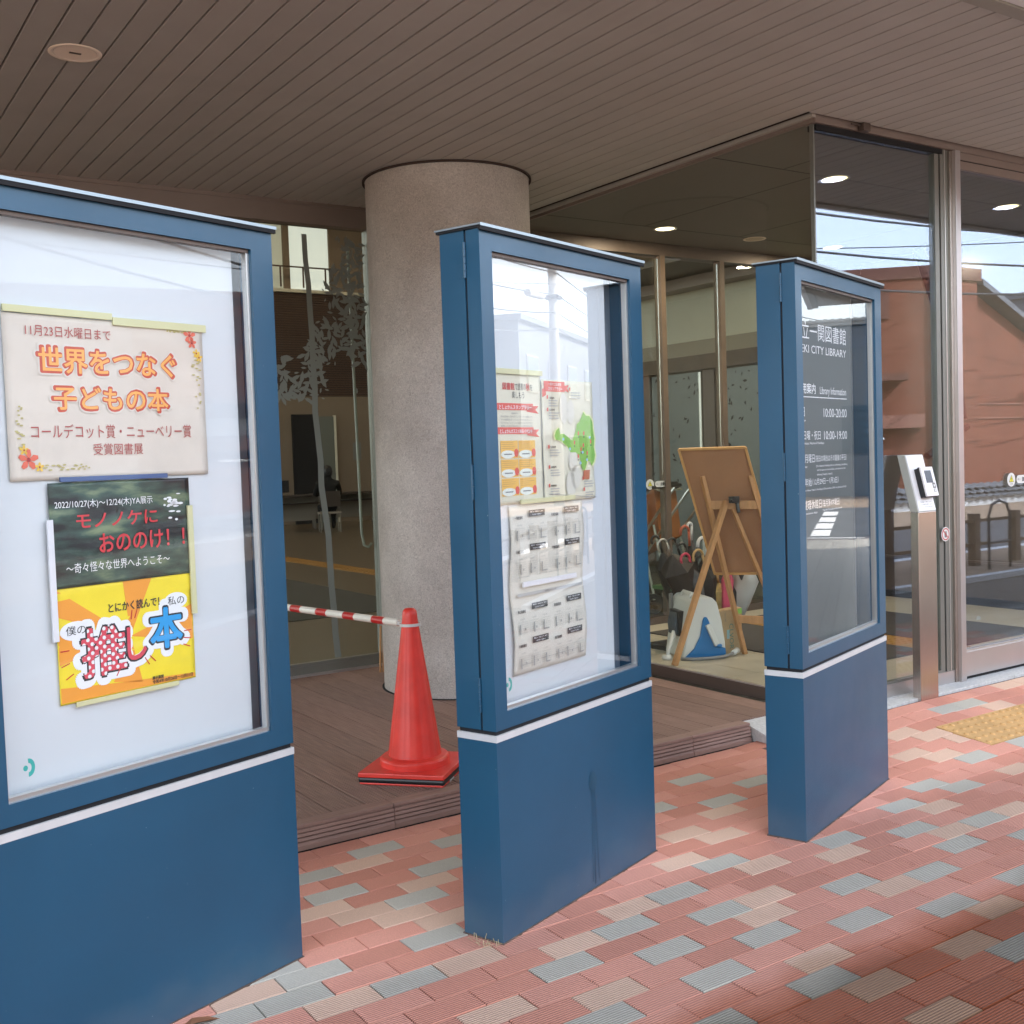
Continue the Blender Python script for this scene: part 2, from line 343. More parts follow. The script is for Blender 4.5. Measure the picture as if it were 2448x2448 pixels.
for j in range(-31, 17):
    v = 2.205+.1*j
    off = 2.1 if j % 2 == 0 else 2.0
    for i in range(-27, 75):
        u = off+.2*i
        if u > 16.7 or tactile(u, v): continue
        lim = 3.815 if u < 3.95 else 3.62
        if v > lim: continue
        vis = 1 if (.3 < v and u < 8) else 0
        k = fixed.get((j, i))
        if k is None:
            rr = random.random()
            near = (1.2 < u < 5.2 and 1.5 < v < 3.85)
            k = (0 if rr < .5 else 1) if near else 2 if u > 7.6 and not tactile(u, v) else (0 if rr < .36 else 1 if rr < .7 else 2 if rr < .86 else 3)
        P = Vector((u, v, 0)); a, b_, c = proj(P)
        inside = c > .5 and abs(a/c) < .49 and abs(b_/c) < .50
        cells.append((0 if inside else 1, P.length, u, v, k))
cells.sort()
hx, hy, ch, dp = .0986, .0486, .0021, .03
def paver_geo(m, u, v, z, sx=0, sy=0, mi=0, a=.0986):
    b_ = hy
    pts = [(-a, -b_, -.012), (a, -b_, -.012), (a, b_, -.012), (-a, b_, -.012), (-a, -b_, -ch), (a, -b_, -ch), (a, b_, -ch), (-a, b_, -ch),
           (-a+ch, -b_+ch, 0), (a-ch, -b_+ch, 0), (a-ch, b_-ch, 0), (-a+ch, b_-ch, 0)]
    pts = [(u+x, v+y, z+q+x*sx+y*sy) for x, y, q in pts]
    m.add(pts, [(8, 9, 10, 11)]+[(k, (k+1) % 4, (k+1) % 4+4, k+4) for k in range(4)]+[(k+4, (k+1) % 4+4, (k+1) % 4+8, k+8) for k in range(4)], mi)
pm = []
for k in range(4): m = MB(); paver_geo(m, 0, 0, 0); pm.append(m.mesh('paver', PAV[k]))
rest = MB()
for idx, (_, d, u, v, k) in enumerate(cells):
    z = .004+random.uniform(-.0012, .0012)+ramp(u, v)
    sx = (ramp(u+.1, v)-ramp(u-.1, v))/.2; sy = (ramp(u, v+.05)-ramp(u, v-.05))/.1
    if idx < 298:
        o = bpy.data.objects.new('paver', pm[k]); COL.objects.link(o); o.parent = pavement
        o.location = (u, v, z); o.rotation_euler = (math.atan(sy)+random.uniform(-.004, .004), -math.atan(sx)+random.uniform(-.002, .002), random.uniform(-.004, .004))
    else: paver_geo(rest, u, v, z, sx, sy, k)
for j in range(-31, 17):
    v = 2.205+.1*j
    if tactile(5, v) and j % 2 == 0: paver_geo(rest, 4.651, v, .004+ramp(4.65, v), 0, (ramp(4.65, v+.05)-ramp(4.65, v-.05))/.1, random.choice((0, 1, 3)), .0485); paver_geo(rest, 7.45, v, .004+ramp(7.45, v), 0, (ramp(7.45, v+.05)-ramp(7.45, v-.05))/.1, 1, .0485)
o = rest.build('paver_field', PAV, pavement); o['kind'] = 'stuff'
# white-grey edging stones beside the tactile tiles, and the tactile tiles
tt = thing('tactile_paving', 'strip of yellow tactile tiles with raised dots leading to the entrance', 'tactile paving', (0, 0, 0))
for i in range(9):
    for j in range(1):
        u0, v0 = 4.702+.3*i, 3.056+.3*j
        m = MB(); zc = lambda x, y: ramp(x, y)
        s_ = (ramp(u0+.15, v0+.29)-ramp(u0+.15, v0+.01))/.28; z0 = ramp(u0+.15, v0+.15)+.004
        Mx = Matrix.Translation((u0+.15, v0+.15, z0)) @ Matrix.Rotation(math.atan(s_), 4, 'X')
        m.box(-.1485, .1485, -.1485, .1485, -.02, 0, 0, Mx)
        for a in range(5):
            for b_ in range(5): m.lathe([(.0145, 0), (.010, .0075)], 8, (-.12+.06*a, -.12+.06*b_), 0, Mx)
        m.build('tile', YELT, tt)
# threshold stones
th = thing('threshold', 'pale granite threshold slabs along the foot of the entrance glass', 'threshold')
for i in range(9):
    a = 3.97+.96*i
    m = MB(); z1 = .098; z0 = lambda u: ramp(u, 3.7)
    x1 = a+.955
    m.add([(a, 3.675, -.05), (x1, 3.675, -.05), (x1, 3.96, -.05), (a, 3.96, -.05), (a, 3.675, ramp(a, 3.7)+.012), (x1, 3.675, ramp(x1, 3.7)+.012), (x1, 3.96, z1), (a, 3.96, z1)],
          [(0,3,2,1),(4,5,6,7),(0,1,5,4),(1,2,6,5),(2,3,7,6),(3,0,4,7)])
    m.build('slab', STONE, th, bevel=.003)

# ------------------------------------------------------------------ deck
DECKD = mat('deck_groove_shade', (.085, .05, .04), .85)  # groove faces coloured darker to paint in shade the shallow ribs lack
DECKN = mat('deck_nosing', (.29, .18, .145), .7, var=.16, scale=7, obvar=.06, aniso=(.6, 9, 3), bump=.2, bscale=90)
DECK = mat('deck_board', (.30, .185, .145), .7, var=.18, scale=9, obvar=.12, aniso=(14, .7, 1), bump=.25, bscale=90)
deck = thing('timber_deck', 'brown ribbed composite deck raised one step above the red paving', 'deck')
struct(B(-3, 4.38, 3.95, 6.7, -.05, .075).build('deck_base', BLACK))
w = .145; nb = 50
DB = MB()
L0 = 3.945; L1 = 6.56
prof = []
def ribbed(m, x0, x1, y0, y1, zt, n=13, th_=.02, d=.0022):
    st = (x1-x0)/n
    xs = [(x0, zt-.002)]
    for i in range(n):
        xs += [(x0+st*(i+.12), zt), (x0+st*(i+.74), zt), (x0+st*(i+.8), zt-d), (x0+st*(i+.98), zt-d)]
    xs.append((x1, zt-.002)); k = len(xs)
    m.add([(x, y0, z) for x, z in xs]+[(x, y1, z) for x, z in xs], [(i, i+1, i+1+k, i+k) for i in range(k-1)])
    for q in range(k-1): m.m[q] = 1 if (q % 4) == 3 else 0
    m.add([(x0, y0, zt-th_), (x1, y0, zt-th_), (x1, y1, zt-th_), (x0, y1, zt-th_), (x0, y0, zt-.002), (x1, y0, zt-.002), (x1, y1, zt-.002), (x0, y1, zt-.002)], [(0, 1, 5, 4), (1, 2, 6, 5), (2, 3, 7, 6), (3, 0, 4, 7)])
ribbed(DB, 0, w-.006, 0, L1-L0, 0, 9, d=.003)
dme = DB.mesh('board', [DECK, DECKD])
x = -2.9
while x < 4.36-w:
    o = bpy.data.objects.new('board', dme); COL.objects.link(o); o.parent = deck; o.location = (x, L0, .100+random.uniform(-.0008, .0008)); x += w
# nosing: front trim with grooves on its face
x = -2.83
while x < 3.93:
    x1 = min(x+1.6, 3.955)
    prof = [(3.945, .1005), (3.882, .1005), (3.878, .0965), (3.878, .088)]
    zz = .088
    for k in range(4): prof += [(3.883, zz-.0012), (3.883, zz-.0048), (3.876, zz-.006), (3.874-.002*k, zz-.0165)]; zz -= .0165
    prof += [(3.868, .012), (3.868, .004), (3.945, .004)]
    m = MB(); n_ = len(prof)
    m.add([(x+.002, y, z) for y, z in prof]+[(x1-.002, y, z) for y, z in prof], [tuple(range(n_-1, -1, -1)), tuple(range(n_, 2*n_))]+[(i, (i+1) % n_, (i+1) % n_+n_, i+n_) for i in range(n_)])
    m.build('nosing', DECKN, deck); x = x1

# ------------------------------------------------------------------ canopy ceiling
ZC = 3.10; VE = 2.53
can = B(-8.5, 12.65, VE-.07, 6.66, ZC+.02, ZC+.5)
canopy = can.build('canopy', CEILB); struct(canopy)
struct(B(-8.6, 12.8, VE-.13, VE-.072, ZC-.004, ZC+.52).build('canopy_fascia', mat('fascia_white', (.7, .7, .7), .5)))
o = B(-8.5, 12.65, VE-.068, VE-.002, ZC-.012, ZC+.018).build('edge_trim', mat('edge_trim', (.30, .28, .24), .5), canopy)
bw = .1085; cb = MB(); y0, y1 = VE+.002, 6.575
cs = [(0.0, .012), (.0012, .002), (.0035, 0), (bw-.0085, 0), (bw-.0062, .002), (bw-.005, .012)]
cb.add([(x, y0, z) for x, z in cs]+[(x, y1, z) for x, z in cs], [(i+6, i+7, i+1, i) for i in range(5)]+[(0, 1, 2, 3, 4, 5)])
cme = cb.mesh('ceiling_board', CEIL)
x = 1.183+.1085-bw*88
LX, LY = 1.075, 4.60   # outdoor downlight sits here
while x < 12.5:
    if x+bw > 4.415 and x < 8.3:    # these stop at the glass box
        if not hasattr(cme, 'short') and 'short' not in globals():
            c2 = MB(); c2.add([(a, y0, z) for a, z in cs]+[(a, 3.755, z) for a, z in cs], [(i+6, i+7, i+1, i) for i in range(5)]+[(0, 1, 2, 3, 4, 5)]); short = c2.mesh('ceiling_board', CEIL)
        me = short
    else: me = cme
    o = bpy.data.objects.new('ceiling_board', me); COL.objects.link(o); o.parent = canopy; o.location = (x, 0, ZC+random.uniform(-.0004, .0004)); x += bw

def downlight(u, v, lit, label, z=ZC, r=.088, group='round downlights set in the ceiling'):
    t = thing('downlight', label, 'ceiling light', (u, v, z), 0, group)
    m = MB(); m.lathe([(r, -.002), (r*1.0, -.005), (r*.82, -.005), (r*.80, -.001)], 32, cap=False); m.build('trim_ring', LAMPR if not lit else SILV, t, smooth=True)
    m = MB()
    if lit:
        m.lathe([(r*.8, -.003), (0.001, -.0035)], 32, cap=False); m.build('glow_disc', LAMP, t)
    else:
        m.lathe([(r*.8, -.0045), (r*.55, -.0035), (r*.3, -.0025), (.001, -.0025)], 32, cap=False); m.build('reflector', LAMPR if z == ZC else LAMPO, t, smooth=True)
        if z == ZC: m = MB(); m.box(-.022, .022, -.006, .006, -.0055, -.003); m.build('socket', BROWNF, t)
    return t
downlight(LX, LY, False, 'unlit peach coloured downlight in the boarded canopy ceiling, above the left notice case', r=.10)
for u, v, lit, lb in ((5.46, 4.54, True, 'lit downlight nearest the glass corner inside the entrance lobby'), (5.50, 6.13, True, 'lit downlight at the back of the lobby, seen over the middle of the side glass'),
                      (6.42, 6.13, False, 'unlit downlight at the back of the lobby, left of the glass corner'), (7.31, 6.11, True, 'small lit downlight seen against the reflected sky in the front glass'),
                      (7.24, 4.53, True, 'lit downlight over the right entrance glass, at the right edge of the photo')):
    dl_ = downlight(u, v, lit, lb, ZC-.02)
    if lit:
        ll = bpy.data.lights.new('downlight_beam', 'AREA'); ll.shape = 'DISK'; ll.size = .135; ll.energy = 2.9; ll.color = (1, .84, .62)
        lo = bpy.data.objects.new('downlight_beam', ll); COL.objects.link(lo); lo.parent = dl_; lo.location = (0, 0, -.0062)

# ------------------------------------------------------------------ column
cx, cy, cr = 3.42, 5.72, .485
PIL = bpy.data.materials.new('textured_concrete'); PIL.use_nodes = True
n = PIL.node_tree; L = n.links; b = n.nodes['Principled BSDF']; b.inputs['Roughness'].default_value = .85
tc = n.nodes.new('ShaderNodeTexCoord'); n1 = n.nodes.new('ShaderNodeTexNoise'); n1.inputs['Scale'].default_value = 3.2; n1.inputs['Detail'].default_value = 8; L.new(tc.outputs['Object'], n1.inputs['Vector'])
n2 = n.nodes.new('ShaderNodeTexNoise'); n2.inputs['Scale'].default_value = 55; n2.inputs['Detail'].default_value = 4; n2.inputs['Distortion'].default_value = 2.5; L.new(tc.outputs['Object'], n2.inputs['Vector'])
cr1 = n.nodes.new('ShaderNodeValToRGB'); L.new(n1.outputs[0], cr1.inputs[0]); cr1.color_ramp.elements[0].position = .32; cr1.color_ramp.elements[0].color = (.42, .37, .335, 1); cr1.color_ramp.elements[1].position = .7; cr1.color_ramp.elements[1].color = (.56, .51, .47, 1)
mr = n.nodes.new('ShaderNodeMapRange'); mr.inputs[1].default_value = .3; mr.inputs[2].default_value = .7; mr.inputs[3].default_value = .74; mr.inputs[4].default_value = 1.2; L.new(n2.outputs[0], mr.inputs[0])
hs = n.nodes.new('ShaderNodeHueSaturation'); L.new(cr1.outputs[0], hs.inputs['Color']); L.new(mr.outputs[0], hs.inputs['Value']); L.new(hs.outputs[0], b.inputs['Base Color'])
bu = n.nodes.new('ShaderNodeBump'); bu.inputs['Strength'].default_value = .5; bu.inputs['Distance'].default_value = .01; L.new(n2.outputs[0], bu.inputs['Height']); L.new(bu.outputs[0], b.inputs['Normal'])
col = thing('round_column', 'thick round grey-brown textured concrete column standing on the deck', 'column', (cx, cy, .1))
m = MB(); m.lathe([(cr, -.05), (cr, ZC-.1)], 96, cap=False); m.build('shaft', PIL, col, smooth=True)
m = MB(); m.lathe([(cr+.004, ZC-.112), (cr+.016, ZC-.112), (cr+.016, ZC-.101), (cr+.004, ZC-.101)], 96, cap=False); m.build('top_ring', CEILB, col)
m = MB(); m.lathe([(cr+.014, .0), (cr+.014, .004), (cr+.002, .005)], 64, cap=False); m.build('base_joint', BLACK, col)

# ------------------------------------------------------------------ notice cases
A_ = R(19.31)
PO = {1: (.352, 2.723), 2: (1.734, 2.731), 3: (3.084, 2.754)}
CW, CT, CH = .918, .15, 2.127
def flat(o, pn): o.location = (*PO[pn], 0); o.rotation_euler = (0, 0, A_); return o
def notice_case(pn, label, boardx, board, lit=False):
    t = thing('notice_case', label, 'notice case', (*PO[pn], 0), A_, 'blue glazed notice cases standing in a row')
    B(0, CW, 0, CT, -.02, .613).build('base_box', BLUE, t, bevel=.0015)
    B(-.0035, CW+.0035, -.0035, CT+.0035, -.015, .0075).build('base_joint', BED, t)
    B(-.001, CW+.001, -.001, CT+.001, .613, .633).build('band', WHITEM, t)
    B(.006, CW-.006, .006, CT-.006, .633, .646).build('shadow_gap', BLACK, t)
    # rear body: a tray
    m = MB(); y0 = .058; iz0, iz1, ix0, ix1 = .675, 2.085, .022, CW-.022
    m.box(0, ix0, y0, CT, .646, CH); m.box(ix1, CW, y0, CT, .646, CH); m.box(ix0, ix1, y0, CT, .646, iz0); m.box(ix0, ix1, y0, CT, iz1, CH); m.box(ix0, ix1, CT-.012, CT-.0005, iz0, iz1)
    m.build('body', BLUE, t)
    B(ix0+.001, ix1-.001, .118, .136, iz0+.001, iz1-.001).build('liner', LINER, t)
    # door: four-sided frame
    m = MB(); a0, a1, c0, c1 = .058, .842, .698, 2.064; yd = .05
    m.box(0, a0, 0, yd, .646, CH-.004); m.box(a1, CW, 0, yd, .646, CH-.004); m.box(a0, a1, 0, yd, .646, c0); m.box(a0, a1, 0, yd, c1, CH-.004)
    d = m.build('door', BLUE, t)
    m = MB(); m.box(a0+.002, a1-.002, .010, .030, c0, c0+.011); m.box(a1-.011, a1-.0005, .010, .030, c0+.011, c1-.011); m.box(a0+.0005, a0+.006, .010, .030, c0+.011, c1-.011)
    m.build('glazing_bead', SILV, d)
    B(a0+.002, a1-.002, .009, .030, c1-.010, c1-.0005).build('gasket', BROWNF, d)
    B(a0+.007, a1-.012, .016, .020, c0+.012, c1-.011).build('pane', GLASS_C, d)
    B(.004, CW-.004, .05, .0575, .646, CH-.006).build('seal', BLACK, t) if False else None
    for sx_ in (.004, CW-.03): B(sx_, sx_+.026, .0505, .0575, .65, CH-.008).build('seal', BLACK, t)
    for z in (1.985, 1.335, .70):
        m = MB()
        for k in range(5): m.lathe([(.0042, z+k*.021), (.0042, z+k*.021+.0195)], 10, (-.0032, .054))
        m.box(-.002, .0, .0565, .074, z+.002, z+.102)
        m.build('hinge', BLUE, t)
    B(-.009, CW+.010, -.012, CT+.012, CH+.004, CH+.009).build('cap', mat('cap_metal', (.30, .36, .40), .35, .5), t)
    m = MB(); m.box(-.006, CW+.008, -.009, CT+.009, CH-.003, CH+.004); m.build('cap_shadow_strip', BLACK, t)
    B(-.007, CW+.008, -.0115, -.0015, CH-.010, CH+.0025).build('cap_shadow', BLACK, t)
    m = MB(); m.box(-.009, CW+.010, -.0135, -.0122, CH+.001, CH+.0095); m.build('cap_lip', mat('cap_metal', (.3, .36, .4)), t)
    bd = B(.026, boardx, .054, .066, iz0+.002, iz1-.002).build('board', board, t)
    # small green maker's mark near the lower left of the board
    m = MB(); LX_, LZ = .140, .757; k = 14
    m.add([(LX_+.016*math.cos(a), .0535, LZ+.022*math.sin(a)) for a in [R(-95+190*i/k) for i in range(k+1)]]+[(LX_+.007*math.cos(a), .0535, LZ+.011*math.sin(a)) for a in [R(-95+190*i/k) for i in range(k+1)]],
          [(i, i+1, i+k+2, i+k+1) for i in range(k)])
    m.add([(LX_-.008+.006*math.cos(2*PI*i/12), .0535, LZ+.007*math.sin(2*PI*i/12)) for i in range(12)], [tuple(range(12))])
    m.build('mark', ink('ink_teal', (.05, .42, .36)), bd)
    return t, bd
c1, b1 = notice_case(1, 'blue notice case at the left edge, holding a beige, dark and yellow poster', .815, BOARDW)
c2, b2 = notice_case(2, 'middle blue notice case, holding a map poster, a yellow table poster and a calendar sheet', .756, BOARDW)
c3, b3 = notice_case(3, 'right hand blue notice case with white library opening hours on a grey board', .705, BOARDG)
# drip stains on the middle case base
STAIN = mat('stain', (.011, .062, .112), .3)
m = MB()
for x0, x1, za, zb, w_ in ((.502, .497, .34, .03, .0022), (.510, .514, .33, .035, .0016), (.519, .534, .34, .03, .0022), (.512, .509, .12, .02, .003)):
    m.quad((x0-w_/2, -.0012, za), (x0+w_/2, -.0012, za), (x1+w_/2, -.0012, zb), (x1-w_/2, -.0012, zb))
cx0, cz0 = .512, .365
m.add([(cx0+(.016+.008*noise.noise(Vector((i*.9, 0, 1))))*1.5*math.cos(2*PI*i/16), -.0012, cz0+(.034+.02*noise.noise(Vector((i*.7, 3, 1))))*math.sin(2*PI*i/16)) for i in range(16)], [tuple(range(16))])
m.build('drip_stain', STAIN, c2)

def sheet(name, x0, x1, z0, z1, y, mt, pn, label, cat='poster', group=None, amp=.0012, nx=24, nz=30, warp=None, seed=0):
    m = MB(); f = []
    def P(i, j):
        s, t = i/nx, j/nz; x = x0+(x1-x0)*s; z = z0+(z1-z0)*t
        dy = amp*(noise.noise(Vector((s*3+seed, t*7, seed)))+.4*noise.noise(Vector((s*9, t*18, seed+4))))-amp
        if warp: x, dz, ddy = warp(s, t, x, z); z = dz; dy += ddy
        return (x, y+dy, z)
    vs_ = [P(i, j) for j in range(nz+1) for i in range(nx+1)]
    fs = [(j*(nx+1)+i, j*(nx+1)+i+1, (j+1)*(nx+1)+i+1, (j+1)*(nx+1)+i) for j in range(nz) for i in range(nx)]
    m.add(vs_, fs); o = m.build(name, mt, smooth=True)
    md = o.modifiers.new('thick', 'SOLIDIFY'); md.thickness = .0004; md.offset = 1
    flat(o, pn); tag(o, label, cat, group); return o
def bar(x0, x1, z0, z1, pn, mt, label, y=.0475):
    o = B(x0, x1, y-.006, y, z0, z1).build('magnet_bar', mt, bevel=.001); flat(o, pn); return tag(o, label, 'magnet', 'magnetic strips holding the posters')
YB = .0515
def poly(pts, y, mt, parent, name='print'):
    m = MB()
    for p in pts: m.add([(a, y, c) for a, c in p], [tuple(range(len(p)))])
    return m.build(name, mt, parent)
def ell(cx_, cz_, rx, rz, n=16, a0=0): return [(cx_+rx*math.cos(2*PI*i/n+a0), cz_+rz*math.sin(2*PI*i/n+a0)) for i in range(n)]
MAGY = mat('magnet_cream', (.62, .60, .34), .5); MAGB = mat('magnet_blue', (.07, .12, .26), .4); MAGW = mat('magnet_white', (.72, .72, .74), .4)

# --- posters, left case
PB = mat('poster_beige', (.68, .61, .52), .75, var=.05, scale=9)
pb = sheet('poster', .131, .698, 1.440, 1.836, YB-.001, PB, 1, 'beige poster with orange outlined Japanese title and flower corners in the left case', amp=.0022, seed=3)
yt = YB-.0062
OUT = ink('ink_orange_outline', (.55, .10, .06)); INO = ink('ink_orange', (.85, .42, .12)); INM = ink('ink_maroon', (.42, .09, .08)); PALE = ink('ink_pale', (.70, .64, .56))
txt('11月23日水曜日まで', .187, .415, 1.786, 1.813, yt, INM, pb)
for s_, a in (('世界をつなぐ', (.212, .610, 1.695, 1.765)), ('子どもの本', (.246, .582, 1.606, 1.672))):
    txt(s_, *a[:2], a[2], a[3], yt+.0006, PALE, pb, bold=.10); txt(s_, a[0]+.002, a[1]-.002, a[2]+.002, a[3]-.002, yt+.0003, OUT, pb, bold=.065); txt(s_, a[0]+.006, a[1]-.006, a[2]+.005, a[3]-.005, yt, INO, pb, bold=.02)
txt('コールデコット賞・ニューベリー賞', .188, .646, 1.540, 1.575, yt, INM, pb)
txt('受賞図書展', .350, .493, 1.498, 1.527, yt, INM, pb)
def flower(cx_, cz_, r, par, y, c1_='ink_coral', c=(.72, .16, .10)):
    ps = []
    for k in range(5):
        a = k*2*PI/5+.3; ps.append([(cx_+dx*math.cos(a)-dz*math.sin(a), cz_+dx*math.sin(a)+dz*math.cos(a)) for dx, dz in ((0, 0), (r*.45, -r*.28), (r*.95, -r*.2), (r, .1*r), (r*.6, r*.3))])
    poly(ps, y, ink(c1_, c), par, 'flower'); poly([ell(cx_, cz_, r*.2, r*.2, 8)], y-.0003, ink('ink_dark_red', (.35, .04, .04)), par, 'flower_centre')
flower(.655, 1.815, .020, pb, yt); flower(.662, 1.795, .015, pb, yt)
flower(.178, 1.490, .026, pb, yt); YEL = ink('ink_yellow', (.80, .52, .08))
for fx, fz in ((.168, 1.513), (.205, 1.472), (.675, 1.768), (.683, 1.757)): flower(fx, fz, .012, pb, yt, 'ink_yellow', (.80, .52, .08))
LEAF = ink('ink_leaf', (.50, .44, .18))
lv = []
for k in range(30):
    t_ = k/29
    for fx, fz in ((.160+.008*math.sin(k), 1.52+.10*t_), (.220+.12*t_, 1.470+.006*math.sin(k*1.7)), (.672+.012*math.sin(k*1.3), 1.75-.13*t_), (.640-.055*t_, 1.825+.004*math.sin(k))):
        if random.random() < .62: lv.append(ell(fx, fz, .0055*(1.15-t_*.6), .0022, 6, random.random()*3))
poly(lv, yt, LEAF, pb, 'leaf_print')['kind'] = 'stuff'
bar(.132, .42, 1.838, 1.855, 1, MAGY, 'longer cream magnetic strip along the top of the beige poster'); bar(.4215, .708, 1.826, 1.846, 1, MAGY, 'right cream magnetic strip along the top of the beige poster')

# dark poster
PD = bpy.data.materials.new('poster_forest_photo'); PD.use_nodes = True; n = PD.node_tree; L = n.links; b = n.nodes['Principled BSDF']; b.inputs['Roughness'].default_value = .35
tc = n.nodes.new('ShaderNodeTexCoord'); mp = n.nodes.new('ShaderNodeMapping'); mp.inputs['Scale'].default_value = (5, 5, 17); L.new(tc.outputs['Object'], mp.inputs[0])
no = n.nodes.new('ShaderNodeTexNoise'); no.inputs['Scale'].default_value = 1.6; no.inputs['Detail'].default_value = 5; L.new(mp.outputs[0], no.inputs['Vector'])
rp = n.nodes.new('ShaderNodeValToRGB'); L.new(no.outputs[0], rp.inputs[0]); e = rp.color_ramp.elements
e[0].position = .38; e[0].color = (.012, .016, .018, 1); e[1].position = .72; e[1].color = (.20, .26, .14, 1); q = rp.color_ramp.elements.new(.55); q.color = (.04, .085, .065, 1)
L.new(rp.outputs[0], b.inputs['Base Color'])
pd = sheet('poster', .222, .630, 1.174, 1.432, YB-.003, PD, 1, 'dark green forest poster with red Japanese title, under the beige poster', amp=.0022, seed=11)
yt = YB-.0085
txt('2022/10/27(木)～12/24(木)YA展示', .236, .512, 1.366, 1.389, yt, INKW, pd, .01)
RED2 = ink('ink_bright_red', (.62, .05, .06))
txt('モノノケに', .292, .524, 1.318, 1.354, yt, RED2, pd, .02); txt('おののけ！！', .352, .606, 1.252, 1.300, yt, RED2, pd, .02)
txt('～奇々怪々な世界へようこそ～', .258, .556, 1.208, 1.233, yt, INKW, pd, .006)
bl = []
for k in range(26):
    a = random.random()*2*PI; rr = random.random()
    cxx, czz = .578+.030*rr*math.cos(a), 1.365+.045*rr*math.sin(a); bl.append(ell(cxx, czz, random.uniform(.003, .011), random.uniform(.0015, .004), 7, random.random()*3))
poly(bl, yt+.0002, INKW, pd, 'brush_marks')
# yellow poster
PY = mat('poster_yellow', (.86, .68, .03), .55, var=.03, scale=30)
py_ = sheet('poster', .227, .625, .888, 1.176, YB-.0012, PY, 1, 'yellow and orange comic burst poster at the bottom of the left case', amp=.0012, seed=21)
yt = YB-.0045; ORP = ink('ink_orange_flat', (.84, .33, .04))
ctr = (.43, 1.03)
poly([[(.230, 1.172), ctr, (.230, 1.105)], [(.415, 1.173), (.500, 1.173), ctr], [(.230, 1.060), ctr, (.230, .985)], [(.622, 1.09), (.622, .99), ctr], [(.375, .92), (.46, .905), ctr], [(.230, .930), (.400, .915), (.622, .902), (.622, .892), (.230, .892)]], yt+.0012, ORP, py_, 'burst')
poly([[(.560, 1.173), (.622, 1.173), (.622, 1.13), (.56, 1.12)]], yt+.001, PY, py_, 'burst')
INKK2 = ink('ink_charcoal', (.03, .03, .03))
txt('とにかく読んで！', .370, .520, 1.098, 1.122, yt, INKK2, py_, .02)
poly([ell(.278, 1.066, .044, .024, 20, .2)], yt+.0006, INKW, py_, 'speech_bubble'); txt('僕の', .250, .304, 1.056, 1.079, yt, INKK2, py_, .01)
poly([ell(.572, 1.105, .036, .022, 20)], yt+.0006, INKW, py_, 'speech_bubble'); txt('私の', .546, .598, 1.094, 1.117, yt, INKK2, py_, .01)
HOT = ink('ink_hot_red', (.66, .07, .10)); CYN = ink('ink_cyan', (.03, .33, .70))
POL = bpy.data.materials.new('ink_polka'); POL.use_nodes = True; n = POL.node_tree; L = n.links; b = n.nodes['Principled BSDF']
tc = n.nodes.new('ShaderNodeTexCoord'); sx_ = n.nodes.new('ShaderNodeSeparateXYZ'); cb_ = n.nodes.new('ShaderNodeCombineXYZ'); L.new(tc.outputs['Object'], sx_.inputs[0]); L.new(sx_.outputs[0], cb_.inputs[0]); L.new(sx_.outputs[2], cb_.inputs[1])
vr = n.nodes.new('ShaderNodeVectorRotate'); vr.rotation_type = 'Z_AXIS'; vr.inputs['Angle'].default_value = PI/4; L.new(cb_.outputs[0], vr.inputs[0])
vo = n.nodes.new('ShaderNodeTexVoronoi'); vo.voronoi_dimensions = '2D'; vo.inputs['Scale'].default_value = 62; vo.inputs['Randomness'].default_value = 0; L.new(vr.outputs[0], vo.inputs['Vector'])
lt = n.nodes.new('ShaderNodeMath'); lt.operation = 'LESS_THAN'; lt.inputs[1].default_value = .30; L.new(vo.outputs['Distance'], lt.inputs[0])
mc = n.nodes.new('ShaderNodeMix'); mc.data_type = 'RGBA'; mc.inputs[6].default_value = (.66, .07, .10, 1); mc.inputs[7].default_value = (.8, .8, .8, 1); L.new(lt.outputs[0], mc.inputs[0]); L.new(mc.outputs[2], b.inputs['Base Color'])
for s_, a, mt_, bo in (('推', (.292, .412, .945, 1.064), POL, .028), ('し', (.420, .474, .968, 1.052), HOT, .02), ('本', (.490, .586, .985, 1.088), CYN, .034)):
    txt(s_, a[0]-.012, a[1]+.012, a[2]-.011, a[3]+.011, yt+.0004, INKW, py_, bold=bo+.085); txt(s_, a[0]-.003, a[1]+.003, a[2]-.003, a[3]+.003, yt+.0002, INKK2, py_, bold=bo+.020); txt(s_, *a, yt, mt_, py_, bold=bo)

txt('展示期間', .488, .522, .905, .914, yt, INKK2, py_, .03); txt('令和4年10月26日～12月21日', .488, .614, .894, .904, yt, INKK2, py_, .03)
tick = []
for (a, c, an) in ((.245, 1.02, 0), (.245, .985, .3), (.255, .955, .5), (.435, 1.085, 1.4), (.448, 1.086, 1.2), (.475, .958, -1.0), (.492, .962, -.8), (.605, 1.02, 0), (.602, 1.0, -.2), (.6, .98, -.4), (.39, .945, 1)):
    d_ = Vector((math.cos(an), math.sin(an))); nn_ = Vector((-d_.y, d_.x))*.0014
    tick.append([(a-d_.x*.012-nn_.x, c-d_.y*.012-nn_.y), (a+d_.x*.012-nn_.x, c+d_.y*.012-nn_.y), (a+d_.x*.012+nn_.x, c+d_.y*.012+nn_.y), (a-d_.x*.012+nn_.x, c-d_.y*.012+nn_.y)])
poly(tick, yt, INKR, py_, 'tick_marks')
bar(.253, .560, 1.434, 1.446, 1, MAGB, 'slate blue magnetic strip along the top of the dark poster', .045); bar(.212, .228, 1.047, 1.344, 1, MAGW, 'white magnetic strip down the left side of the dark poster', .0445)
bar(.618, .634, 1.063, 1.357, 1, MAGY, 'cream magnetic strip down the right side of the dark poster', .0445); bar(.266, .565, .878, .890, 1, MAGY, 'cream magnetic strip under the yellow poster', .0465)

